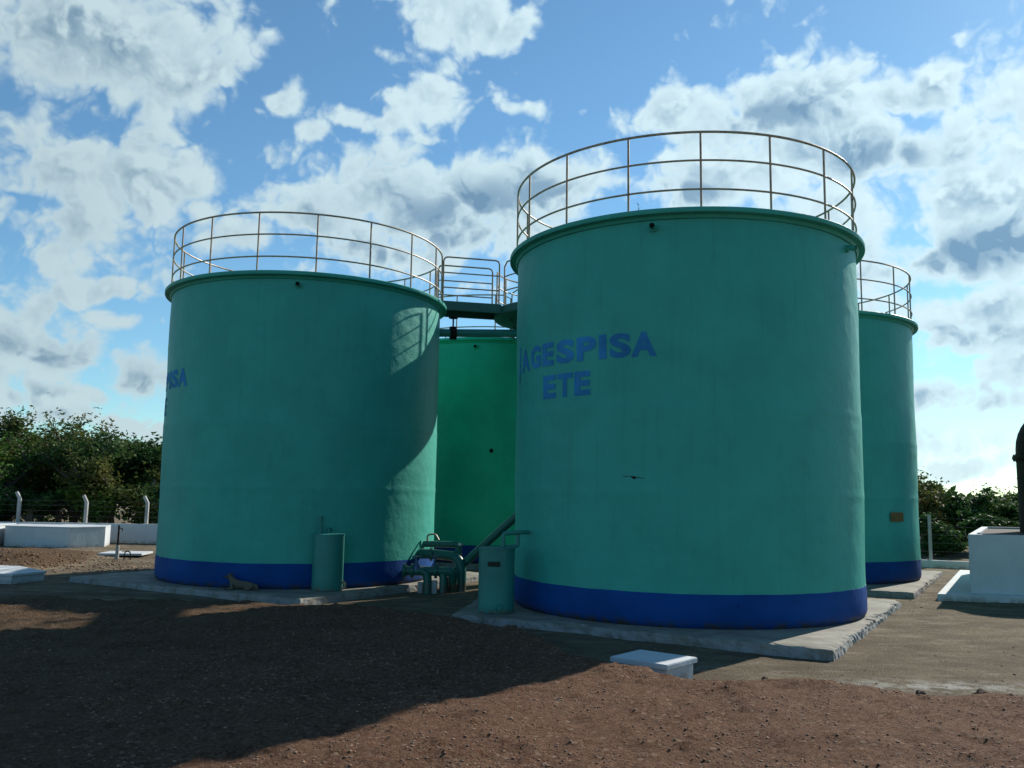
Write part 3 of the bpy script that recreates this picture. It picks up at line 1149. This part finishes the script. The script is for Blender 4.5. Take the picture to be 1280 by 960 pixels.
# ------------------------------------------------------------------ low white basins, wall and fence on the left
def masonry(name, label, poly, z0, z1, cat, top=None):
    cx = sum(p[0] for p in poly)/len(poly)
    cy = sum(p[1] for p in poly)/len(poly)
    e = empty(name, (cx, cy, -.15), 0, label=label, cat=cat)
    bm = BM()
    prism(bm, [(x-cx, y-cy) for x, y in poly], z0, z1, .01)
    link('wall', bm, M_white, e)
    bm = BM()
    prism(bm, [((x-cx)*1.006, (y-cy)*1.01) for x, y in poly], z1+.002, z1+.04, .008)
    link('coping', bm, M_white, e)
    return e
masonry('low_basin', 'low white basin with a sunlit right end, standing in front of the fence wall', [(-14.62, 29.72), (-13.85, 30.60), (-14.30, 32.0), (-15.9, 32.0), (-15.9, 29.9)][:5], -.1, .67, 'basin')
masonry('low_basin', 'low white basin with a diagonal shadow, left of the sunlit-ended basin', [(-17.15, 30.35), (-14.70, 29.80), (-15.95, 29.80+2.0), (-17.6, 32.1)], -.1, .66, 'basin')
masonry('low_basin', 'low white basin cut by the left edge of the picture', [(-21.5, 29.9), (-17.25, 30.1), (-17.7, 32.0), (-21.5, 32.0)], -.1, .68, 'basin')

fw = empty('fence', (-17, 32.9, -.15), 0, label='left fence with bent concrete posts on a low white wall before the trees', cat='fence', group='perimeter fences')
bm = BM()
box(bm, -14, 9.0, -.08, .08, -.2, .73, .01)
link('base_wall', bm, M_white, fw)
def bent_post(parent, x, y, z0, h, lean=-1):
    bm = BM()
    w = .055
    pts = [(x, y, z0), (x, y, h-.28), (x+lean*.13, y-.02, h-.04)]
    box(bm, x-w, x+w, y-w, y+w, z0, h-.26, .008)
    mt = Matrix.Translation((x, y, h-.27)) @ Matrix.Rotation(R(28*lean), 4, 'Y')
    box(bm, -w*.92, w*.92, -w*.92, w*.92, -.02, .28, .008, mt)
    return link('post', bm, M_post, parent)
def px_to_x(px, Y):
    d = cF + cX*((px-640)/FPX) - cY*((620-480)/FPX)
    return d.x/d.y*Y
for px in (-155, -62, 25, 109, 185, 262, 340):
    bent_post(fw, px_to_x(px, 33.1)+17, .20, -.1, 1.70+.15 if px < 60 else 1.64+.12)
for z in (.95, 1.15, 1.35, 1.52):
    bm = BM()
    tube(bm, [(-14, .20, z), (9, .20, z)], .0025, 4)
    link('wire', bm, M_wire, fw)

fr = empty('fence', (13.1, 27.1, -.15), math.atan2(-.43, .9), label='right fence with straight concrete posts on a very low kerb wall, beyond the tanks', cat='fence', group='perimeter fences')
bm = BM()
box(bm, -4.5, 14, -.07, .07, -.2, .24, .01)
link('base_wall', bm, M_white, fr)
for x in (-2.9, -.30, 2.3, 4.9, 7.5, 10.1):
    bm = BM()
    box(bm, x-.05, x+.05, .10, .20, -.1, 1.60, .008)
    link('post', bm, M_post, fr)
for z in (.5, .75, 1.0, 1.25, 1.5):
    bm = BM()
    tube(bm, [(-4.5, .15, z), (14, .15, z)], .0025, 4)
    link('wire', bm, M_wire, fr)

# manhole slab, tap post and hose bend
mh = empty('manhole_cover', (-11.3, 26.4, -.06), .1, label='thin white concrete cover lying on the ground left of the left tank', cat='cover')
bm = BM()
box(bm, -.62, .62, -.55, .55, 0, .06, .01)
link('cover_plate', bm, M_white, mh)
bm = BM()
tube(bm, rounded([(-.1, 0, .05), (-.1, 0, .085), (.1, 0, .085), (.1, 0, .05)], .02), .01, 6)
link('lifting_handle', bm, M_dark, mh, True)
tp = empty('standpipe', (-11.03, 25.2, -.15), 0, label='thin dark standpipe post with a tap beside the white cover', cat='standpipe')
bm = BM()
tube(bm, [(0, 0, -.1), (0, 0, .98)], .026, 10)
link('upright', bm, M_dark, tp, True)
bm = BM()
tube(bm, [(0, 0, -.1), (0, 0, .42)], .05, 10)
link('sleeve', bm, M_post, tp, True)
bm = BM()
tube(bm, rounded([(0, 0, .9), (.10, 0, .9), (.10, 0, .82)], .03), .014, 8)
link('tap', bm, M_dark, tp, True)
bm = BM()
tube(bm, [(.13+.09*(1-math.cos(k*math.pi/10))+.05, 0, (.10+.16*math.sin(k*math.pi/10)**.6) if 0 < k < 10 else -.08) for k in range(11)], .018, 8)
hb = link('bent_pipe', bm, M_dark, None, True, loc=(-11.03, 25.25, -.15))
tag(hb, 'small dark U-shaped pipe standing right of the standpipe post', 'pipe')

# ------------------------------------------------------------------ trees
def leaf_mat(name, c1, c2, c3):
    m, t, b = new_mat(name)
    gnode = t.node('ShaderNodeNewGeometry')
    rnd = gnode.outputs['Random Per Island']
    n = t.noise(gnode.outputs['Position'], .9, 3, .5)
    c = t.mix(rnd, (*c1, 1), (*c2, 1))
    c = t.mix(t.ramp(n, .48, .66), c, (*c3, 1))
    t.l.new(c, b.inputs['Base Color'])
    b.inputs['Roughness'].default_value = .6
    b.inputs['Specular IOR Level'].default_value = .12
    tr = t.node('ShaderNodeBsdfTranslucent')
    t.l.new(c, tr.inputs['Color'])
    mx = t.node('ShaderNodeMixShader')
    mx.inputs[0].default_value = .3
    out = m.node_tree.nodes['Material Output']
    t.l.new(b.outputs[0], mx.inputs[1])
    t.l.new(tr.outputs[0], mx.inputs[2])
    t.l.new(mx.outputs[0], out.inputs['Surface'])
    return m


L_mid = leaf_mat('mid_green_leaves', (.045, .11, .018), (.08, .17, .035), (.13, .19, .035))
L_dark = leaf_mat('dark_green_leaves', (.022, .06, .016), (.05, .11, .028), (.07, .11, .028))
L_olive = leaf_mat('olive_dry_leaves', (.05, .075, .018), (.09, .12, .03), (.14, .13, .035))
M_bark = concrete('bark', (.16, .13, .10), (.08, .065, .05))


def make_tree(kind, label, x, y, h, w, leaves, lmat, seed, group, feather=.25, leaf=.10):
    rnd = random.Random(seed)
    nr = np.random.default_rng(seed)
    T_ = empty(kind, (x, y, -.2), rnd.uniform(0, 6.28), label=label, cat='tree' if 'tree' in kind else 'bush', group=group)
    bm = BM()
    tips = []
    def grow(p, d, length, rad, lev):
        n = 4
        pts = [p.copy()]
        q = p.copy()
        dd = d.copy()
        for i in range(n):
            dd = (dd+Vector((rnd.gauss(0, .16), rnd.gauss(0, .16), rnd.gauss(.03, .1)))).normalized()
            q = q+dd*length/n
            pts.append(q.copy())
            if lev >= 1:
                tips.append((q.copy(), lev))
        tube(bm, pts, [rad*(1-.55*i/n) for i in range(n+1)], 6 if lev < 2 else 4, caps=lev > 1)
        if lev < 3:
            for k in range(rnd.randint(3, 5) if lev else rnd.randint(5, 7)):
                t_ = rnd.uniform(.35, 1)
                bp = pts[min(n, max(1, int(t_*n)))]
                a = rnd.uniform(0, 6.28)
                out = Vector((math.cos(a)*w/h*1.5, math.sin(a)*w/h*1.5, rnd.uniform(.25, 1.0))).normalized()
                grow(bp, (dd*.35+out).normalized(), length*rnd.uniform(.5, .72), rad*.5, lev+1)
    nst = rnd.randint(1, 3)
    for s in range(nst):
        a = rnd.uniform(0, 6.28)
        grow(Vector((math.cos(a)*.15*nst, math.sin(a)*.15*nst, -.1)), Vector((math.cos(a)*.3, math.sin(a)*.3, 1)).normalized(), h*.46, .035*h**.7+.02, 0)
    # fit the spread to the wanted size
    zs = max(t_[0].z for t_ in tips)
    rs = sorted(math.hypot(t_[0].x, t_[0].y) for t_ in tips)[int(len(tips)*.95)]
    sc = Vector((w/2/rs, w/2/rs, h/zs))
    for v in bm.verts:
        v.co = Vector((v.co.x*sc.x, v.co.y*sc.y, v.co.z*sc.z))
    link('trunk', bm, M_bark, T_, True)
    tip = np.array([[t_[0].x*sc.x, t_[0].y*sc.y, t_[0].z*sc.z] for t_ in tips])
    lv = np.array([t_[1] for t_ in tips])
    # leaf clusters: skirts fill the inside, thin feathery sprays at the outside
    ncl = len(tip)
    wt = np.where(lv == 1, .8, 1.0)*nr.uniform(.15, 1.6, ncl)
    wt /= wt.sum()
    ci = nr.choice(ncl, leaves, p=wt)
    spread = np.where(nr.random(leaves) < feather, 1.9, .9)[:, None]
    pts = tip[ci]+nr.normal(0, 1, (leaves, 3))*np.array([.20, .20, .15])*spread*(h/5)
    keep = pts[:, 2] > .05
    pts = pts[keep]
    n = len(pts)
    sz = nr.uniform(.55, 1.3, n)*leaf
    u = nr.normal(0, 1, (n, 3))
    u[:, 2] *= .5
    u /= np.linalg.norm(u, axis=1)[:, None]
    v = nr.normal(0, 1, (n, 3))
    v -= u*(u*v).sum(1)[:, None]
    v /= np.linalg.norm(v, axis=1)[:, None]
    A = pts-u*sz[:, None]
    B = pts+v*sz[:, None]*.42
    C_ = pts+u*sz[:, None]
    D_ = pts-v*sz[:, None]*.42
    V = np.stack([A, B, C_, D_], 1).reshape(-1, 3)
    me = bpy.data.meshes.new('crown')
    me.vertices.add(len(V))
    me.vertices.foreach_set('co', V.ravel())
    me.loops.add(4*n)
    me.loops.foreach_set('vertex_index', np.arange(4*n))
    me.polygons.add(n)
    me.polygons.foreach_set('loop_start', np.arange(0, 4*n, 4))
    me.polygons.foreach_set('loop_total', np.full(n, 4))
    me.update()
    me.materials.append(lmat)
    o = bpy.data.objects.new('crown', me)
    COL.objects.link(o)
    o.parent = T_
    return T_


gL, gR = 'trees beyond the left fence', 'trees beyond the right fence'
make_tree('scrub_tree', 'tall olive-topped tree behind the fence, at the far left edge', -23.6, 40.5, 5.5, 6.2, 15000, L_olive, 11, gL, .3)
make_tree('scrub_tree', 'bright green tree low behind the leftmost visible fence post', -22.3, 37.3, 4.3, 5.4, 14000, L_mid, 12, gL)
make_tree('scrub_tree', 'feathery tree between the first and second fence posts from the left', -20.3, 39.8, 5.1, 5.0, 13000, L_olive, 13, gL, .4)
make_tree('scrub_tree', 'dark tree behind the second fence post from the left', -18.4, 38.6, 4.4, 4.8, 14000, L_dark, 14, gL)
make_tree('scrub_tree', 'dark open-crowned tree next to the left tank, sky showing through', -15.6, 40.2, 4.3, 5.0, 9000, L_dark, 15, gL, .45, .12)
make_tree('scrub_tree', 'olive tree just left of the left tank, in front of the open-crowned tree', -15.9, 37.0, 3.4, 4.6, 13000, L_olive, 16, gL)
make_tree('scrub_tree', 'tree beyond the fence hidden mostly by the left tank', -12.3, 40.0, 4.0, 5.0, 10000, L_mid, 17, gL)
make_tree('scrub_tree', 'bushy tree beyond the fence outside the left picture edge', -27.5, 39.5, 5.6, 6.5, 10000, L_mid, 18, gL)
for i, (x, y, h, w) in enumerate(((-21.5, 35.6, 2.3, 3.6), (-19.0, 35.8, 2.1, 3.4), (-16.6, 35.5, 2.2, 3.2), (-14.2, 35.8, 2.3, 3.4))):
    make_tree('shrub', ['round green shrub behind the leftmost fence post', 'green shrub between the first two fence posts', 'dark green shrub right of the second fence post', 'shrub behind the third fence post, next to the left tank'][i],
              x, y, h, w, 8000, (L_mid, L_dark, L_mid, L_dark)[i], 30+i, 'shrubs along the left fence')
make_tree('scrub_tree', 'spiky tree beyond the right fence, just right of the rear tank', 18.4, 38.5, 3.4, 4.2, 9000, L_olive, 21, gR, .5)
make_tree('scrub_tree', 'low dark tree behind the single fence post at the right', 19.6, 36.0, 2.6, 4.0, 11000, L_dark, 22, gR)
make_tree('scrub_tree', 'wide dark tree beyond the right fence, above the corner of the white basin', 22.0, 38.0, 2.9, 4.6, 11000, L_dark, 23, gR)
make_tree('scrub_tree', 'thin-topped tree beyond the right fence, left of the dark vessel', 24.2, 40.0, 3.4, 4.6, 9000, L_olive, 24, gR, .5)
make_tree('scrub_tree', 'green tree behind the white basin at the right edge', 23.6, 35.5, 2.6, 4.4, 11000, L_mid, 25, gR)
make_tree('scrub_tree', 'tree beyond the right fence hidden mostly by the rear tank', 15.9, 38.0, 2.9, 4.2, 9000, L_mid, 26, gR)
make_tree('scrub_tree', 'tree beyond the right fence behind the dark vessel', 27.2, 38.5, 3.4, 5.0, 8000, L_dark, 27, gR)
for i, (x, y, h, w) in enumerate(((16.2, 33.2, 1.7, 3.0), (18.5, 33.0, 1.6, 2.8), (20.6, 32.6, 1.7, 3.0))):
    make_tree('shrub', ['dark shrub at the foot of the right fence beside the rear tank', 'dark shrub right of the fence post on the right', 'low shrub behind the corner of the white basin'][i],
              x, y, h, w, 7000, L_dark, 40+i, 'shrubs along the right fence')


# far wood as one mass
def wood(name, label, x0, x1, y0, y1, n, hfun, seed):
    nr = np.random.default_rng(seed)
    x = nr.uniform(x0, x1, n)
    y = nr.uniform(y0, y1, n)
    h = hfun(x)+fbm(x, y, .35, 4, .6)*1.3
    z = h*nr.uniform(0, 1, n)**.6
    sz = nr.uniform(.12, .30, n)
    pts = np.stack([x, y, z-.1], 1)
    u = nr.normal(0, 1, (n, 3)); u /= np.linalg.norm(u, axis=1)[:, None]
    v = nr.normal(0, 1, (n, 3)); v -= u*(u*v).sum(1)[:, None]; v /= np.linalg.norm(v, axis=1)[:, None]
    V = np.stack([pts-u*sz[:, None], pts+v*sz[:, None]*.5, pts+u*sz[:, None], pts-v*sz[:, None]*.5], 1).reshape(-1, 3)
    me = bpy.data.meshes.new(name)
    me.vertices.add(4*n)
    me.vertices.foreach_set('co', V.ravel())
    me.loops.add(4*n)
    me.loops.foreach_set('vertex_index', np.arange(4*n))
    me.polygons.add(n)
    me.polygons.foreach_set('loop_start', np.arange(0, 4*n, 4))
    me.polygons.foreach_set('loop_total', np.full(n, 4))
    me.update()
    me.materials.append(L_dark)
    o = bpy.data.objects.new(name, me)
    COL.objects.link(o)
    tag(o, label, 'wood', kind='stuff')
wood('far_wood', 'dense dark scrub wood filling the background behind the trees', -60, 60, 43, 50, 60000, lambda x: np.interp(x, (-60, -26, -14, 0, 20, 60), (5, 4.2, 3.3, 2.6, 2.1, 2.6)), 5)

# ------------------------------------------------------------------ gravel, clods
m_st, t, b = new_mat('gravel_stone')
gn = t.node('ShaderNodeNewGeometry')
c = t.mix(gn.outputs['Random Per Island'], (.11, .058, .033, 1), (.29, .175, .108, 1))
t.l.new(c, b.inputs['Base Color'])
b.inputs['Roughness'].default_value = .9
bump(t, b, t.noise(gn.outputs['Position'], 80, 3, .6), .5, .01)


def stones(n, seed, sampler, smin, smax, power=2.5):
    nr = np.random.default_rng(seed)
    bmi = BM()
    bmesh.ops.create_icosphere(bmi, subdivisions=1, radius=1)
    base = np.array([v.co[:] for v in bmi.verts])
    fc = np.array([[v.index for v in f.verts] for f in bmi.faces])
    bmi.free()
    x, y = sampler(nr, n)
    n = len(x)
    z, _ = ground_fn(x, y)
    s = smin+(smax-smin)*nr.random(n)**power
    nb = len(base)
    jit = 1+nr.normal(0, .20, (n, nb))
    V = base[None]*jit[:, :, None]*s[:, None, None]*nr.uniform(.6, 1.2, (n, 1, 3))
    V[:, :, 2] *= .5
    V += np.stack([x, y, z+s*.08], 1)[:, None]
    F = (fc[None]+(np.arange(n)*nb)[:, None, None]).reshape(-1, 3)
    me = bpy.data.meshes.new('gravel')
    me.vertices.add(n*nb)
    me.vertices.foreach_set('co', V.ravel())
    me.loops.add(F.size)
    me.loops.foreach_set('vertex_index', F.ravel())
    me.polygons.add(len(F))
    me.polygons.foreach_set('loop_start', np.arange(0, F.size, 3))
    me.polygons.foreach_set('loop_total', np.full(len(F), 3))
    me.update()
    me.materials.append(m_st)
    return me


def samp(nr, n):
    y = 5.2+(14.5-5.2)*nr.random(n*3)**1.3
    x = nr.uniform(-1, 1, n*3)*(y*.62+.5)
    ed = np.interp(x, EX, EY)
    k = (y < ed+.1) & (fbm(x, y, 1.3, 3)+nr.uniform(-.25, .4, n*3) > -.05)
    return x[k][:n], y[k][:n]


me = stones(30000, 3, samp, .003, .016, 5.0)
o = bpy.data.objects.new('gravel', me)
COL.objects.link(o)
tag(o, 'loose gravel scattered over the reddish fill in the foreground', 'gravel', kind='stuff')


def samp2(nr, n):
    x = nr.uniform(-13, 11, n*3)
    y = nr.uniform(9, 27, n*3)
    ed = np.interp(x, EX, EY)
    k = (y > ed) & (nr.random(n*3) < .5)
    return x[k][:n], y[k][:n]


me = stones(3200, 4, samp2, .005, .026, 4.0)
o = bpy.data.objects.new('pebbles', me)
COL.objects.link(o)
tag(o, 'sparse pebbles on the compacted grey earth around the slabs', 'pebbles', kind='stuff')


def heap(nr, n):
    x = nr.normal(-12.8, 2.6, n); y = nr.normal(23.2, 1.2, n)
    return x, y
me = stones(3500, 9, heap, .01, .05, 3.0)
o = bpy.data.objects.new('soil_clods', me)
COL.objects.link(o)
tag(o, 'crumbled reddish clods covering the soil heap at the left', 'soil clods', kind='stuff')

m_cl, t, b = new_mat('dark_clod')
P = pos(t)
c = t.mix(t.noise(P, 18, 6, .7), (.07, .035, .022, 1), (.20, .115, .075, 1))
t.l.new(c, b.inputs['Base Color'])
b.inputs['Roughness'].default_value = .95
bump(t, b, t.noise(P, 40, 5, .7), .8, .02)
clods = [(3.13, 9.42, .045, 'small dark clod left of the others along the fill edge'), (3.04, 9.50, .035, 'tiny dark clod next to the leftmost clod of the fill edge'), (3.46, 9.32, .05, 'reddish brown clod in the middle of the fill edge'),
         (4.28, 9.12, .07, 'biggest dark clod, right of the pale lime patch edge'), (4.42, 9.02, .04, 'small clod right beside the biggest dark clod'), (4.66, 8.95, .065, 'dark twin clod nearest the right edge of the picture'),
         (4.50, 9.10, .03, 'tiny clod between the two largest dark clods'), (2.60, 9.20, .03, 'small pale-brown clod below the white lidded box, to its right'), (3.9, 8.6, .035, 'lone clod lying on the fill below the dark clod row')]
for i, (x, y, s, lb) in enumerate(clods):
    x, y = x*.95, y*.95
    bm = BM()
    bmesh.ops.create_icosphere(bm, subdivisions=3, radius=s)
    rnd = random.Random(100+i)
    ox, oy = rnd.uniform(0, 90), rnd.uniform(0, 90)
    for v in bm.verts:
        nn = v.co.normalized()
        k = 1+.8*float(fbm(np.array([ox+nn.x*1.2+nn.z]), np.array([oy+nn.y*1.2-nn.z]), 1.3, 4, .6)[0])
        v.co = v.co*k
        v.co.z *= .75
    o = link('dirt_clod', bm, m_cl, None, True, loc=(x, y, gz(x, y)+s*.35), rz=rnd.uniform(0, 6))
    tag(o, lb, 'clod', 'dark clods along the fill edge')

# ------------------------------------------------------------------ dog lying on the slab
def skin_obj(name, nodes, edges, mat, subs=2):
    me = bpy.data.meshes.new(name)
    me.from_pydata([n[0] for n in nodes], edges, [])
    o = bpy.data.objects.new(name, me)
    COL.objects.link(o)
    sk = o.modifiers.new('skin', 'SKIN')
    ss = o.modifiers.new('sub', 'SUBSURF')
    ss.levels = ss.render_levels = subs
    if not me.skin_vertices:
        me.skin_vertices.new()
    for i, nd in enumerate(nodes):
        r = nd[1]
        sv = me.skin_vertices[0].data[i]
        sv.radius = r if isinstance(r, tuple) else (r, r)
        sv.use_root = (i == 0)
    dg = bpy.context.evaluated_depsgraph_get()
    m2 = bpy.data.meshes.new_from_object(o.evaluated_get(dg))
    bpy.data.objects.remove(o)
    m2.materials.clear()
    m2.materials.append(mat)
    for p in m2.polygons:
        p.use_smooth = True
    m2.name = name
    o2 = bpy.data.objects.new(name, m2)
    COL.objects.link(o2)
    return o2


m_dog, t, b = new_mat('tan_dog_coat')
gn = t.node('ShaderNodeTexCoord')
c = t.mix(t.noise(gn.outputs['Object'], 5, 4, .6), (.07, .06, .04, 1), (.15, .12, .08, 1))
sx = t.node('ShaderNodeSeparateXYZ')
t.put(sx.inputs[0], gn.outputs['Object'])
c = t.mix(t.ramp(sx.outputs[0], -.24, -.32), c, (.06, .045, .035, 1))
t.l.new(c, b.inputs['Base Color'])
b.inputs['Roughness'].default_value = .85
bump(t, b, t.noise(gn.outputs['Object'], 90, 3, .6), .5, .01)
dn = [((.06, 0, .095), (.085, .085)), ((.20, 0, .09), (.085, .08)), ((.28, .0, .07), (.055, .06)),       # belly, hips, rump
      ((-.10, 0, .11), (.085, .09)), ((-.20, 0, .15), (.065, .07)), ((-.26, 0, .22), (.045, .045)),        # chest, shoulder, neck
      ((-.29, 0, .275), (.052, .050)), ((-.35, -.01, .262), (.030, .028)), ((-.40, -.015, .25), (.02, .018)),  # head, muzzle
      ((-.22, -.07, .07), (.034, .034)), ((-.16, -.09, .03), (.026, .024)), ((-.33, -.10, .022), (.02, .018)), ((-.37, -.10, .02), (.024, .016)),  # fore leg
      ((-.22, .07, .07), (.034, .034)), ((-.17, .09, .03), (.026, .024)), ((-.34, .08, .022), (.02, .018)), ((-.38, .08, .02), (.024, .016)),
      ((.22, -.09, .07), (.05, .05)), ((.08, -.12, .05), (.036, .034)), ((.22, -.13, .02), (.018, .018)), ((.10, -.15, .018), (.022, .015)),  # hind leg, folded
      ((.34, -.04, .03), (.018, .018)), ((.36, -.14, .02), (.014, .014)), ((.28, -.20, .018), (.009, .009)),   # tail curled
      ((-.275, -.045, .315), (.016, .012)), ((-.262, -.062, .345), (.007, .006)), ((-.275, .045, .315), (.016, .012)), ((-.262, .062, .345), (.007, .006))]  # ears
de = [(0, 1), (1, 2), (0, 3), (3, 4), (4, 5), (5, 6), (6, 7), (7, 8), (4, 9), (9, 10), (10, 11), (11, 12), (4, 13), (13, 14), (14, 15), (15, 16),
      (1, 17), (17, 18), (18, 19), (19, 20), (2, 21), (21, 22), (22, 23), (6, 24), (24, 25), (6, 26), (26, 27)]
dog = skin_obj('dog', dn, de, m_dog)
dog.scale = (.92, .92, .92)
dog.location = (-5.02, 16.98, .0)
dog.rotation_euler = (0, 0, R(-8))
tag(dog, 'tan dog lying on the slab against the blue band of the left tank, head raised', 'dog')
for s in (-1, 1):
    bm = BM()
    bmesh.ops.create_uvsphere(bm, u_segments=8, v_segments=6, radius=.008)
    e = link('eye', bm, M_hole, dog, True, loc=(-.318, s*.036-.005, .285))
bm = BM()
bmesh.ops.create_uvsphere(bm, u_segments=8, v_segments=6, radius=.012)
link('nose', bm, M_hole, dog, True, loc=(-.418, -.015, .252))

# ------------------------------------------------------------------ bird flying past
bm = BM()
tube(bm, [(0, -.055, 0), (0, -.045, .002), (0, -.02, .003), (0, .02, .002), (0, .05, .004), (0, .066, .004), (0, .075, .002)], [.004, .010, .016, .014, .010, .008, .002], 10)
def wing(s):
    top = []
    prof = [(.0, -.025, .022, .004), (.045, -.022, .022, .010), (.09, -.012, .016, .006), (.125, .002, .006, .001)]
    rows = []
    for (dx, y1, y2, z) in prof:
        rows.append([bm.verts.new((s*dx, y1-.012, z)), bm.verts.new((s*dx, (y1+y2)/2, z+.005)), bm.verts.new((s*dx, y2, z+.001)), bm.verts.new((s*dx, (y1+y2)/2, z-.002))])
    for a, b_ in zip(rows, rows[1:]):
        for k in range(4):
            bm.faces.new((a[k], a[(k+1) % 4], b_[(k+1) % 4], b_[k]))
    bm.faces.new(rows[-1])
wing(1)
wing(-1)
vs = [bm.verts.new(c_) for c_ in ((-.010, -.05, .001), (.010, -.05, .001), (.022, -.10, .0), (-.022, -.10, .0), (0, -.075, .004), (0, -.075, -.003))]
for f in ((0, 1, 4), (1, 2, 4), (2, 3, 4), (3, 0, 4), (1, 0, 5), (2, 1, 5), (3, 2, 5), (0, 3, 5)):
    bm.faces.new([vs[i] for i in f])
bmesh.ops.recalc_face_normals(bm, faces=bm.faces[:])
bird = link('bird', bm, M_dark, None, True, loc=(1.53, 11.0, 2.096), rz=R(14))
bird.rotation_euler = (R(6), R(5), R(14))
bird.scale = (1.1, 1.1, 1.1)
tag(bird, 'small dark bird flying with spread wings in front of the largest tank', 'bird')

# ------------------------------------------------------------------ sprig growing on the rim
m_sp, t, b = new_mat('sprig_green')
b.inputs['Base Color'].default_value = (.03, .07, .02, 1)
aa = view_angle(PA)+R(-11.6)
sx_, sy_ = PA.x+3.15*math.cos(aa), PA.y+3.15*math.sin(aa)
bm = BM()
tube(bm, [(0, 0, 0), (.004, -.004, .05), (-.008, 0, .10), (-.012, 0, .13)], [.004, .003, .002, .001], 5)
tube(bm, [(0, 0, .0), (.02, -.02, .03), (.03, -.03, .055)], [.003, .002, .001], 5)
rnd = random.Random(4)
for k in range(12):
    z = .015+.009*k
    a = rnd.uniform(0, 6.28)
    d = Vector((math.cos(a), math.sin(a), .5))*.026
    p = Vector((-.006*k/8, 0, z))
    s_ = Vector((-d.y, d.x, 0)).normalized()*.007
    vs = [bm.verts.new(p), bm.verts.new(p+d*.5+s_), bm.verts.new(p+d), bm.verts.new(p+d*.5-s_)]
    bm.faces.new(vs)
sg = link('sprig', bm, m_sp, None, False, loc=(sx_, sy_, TH))
tag(sg, 'small green sprig growing on the rim of the largest tank', 'plant')
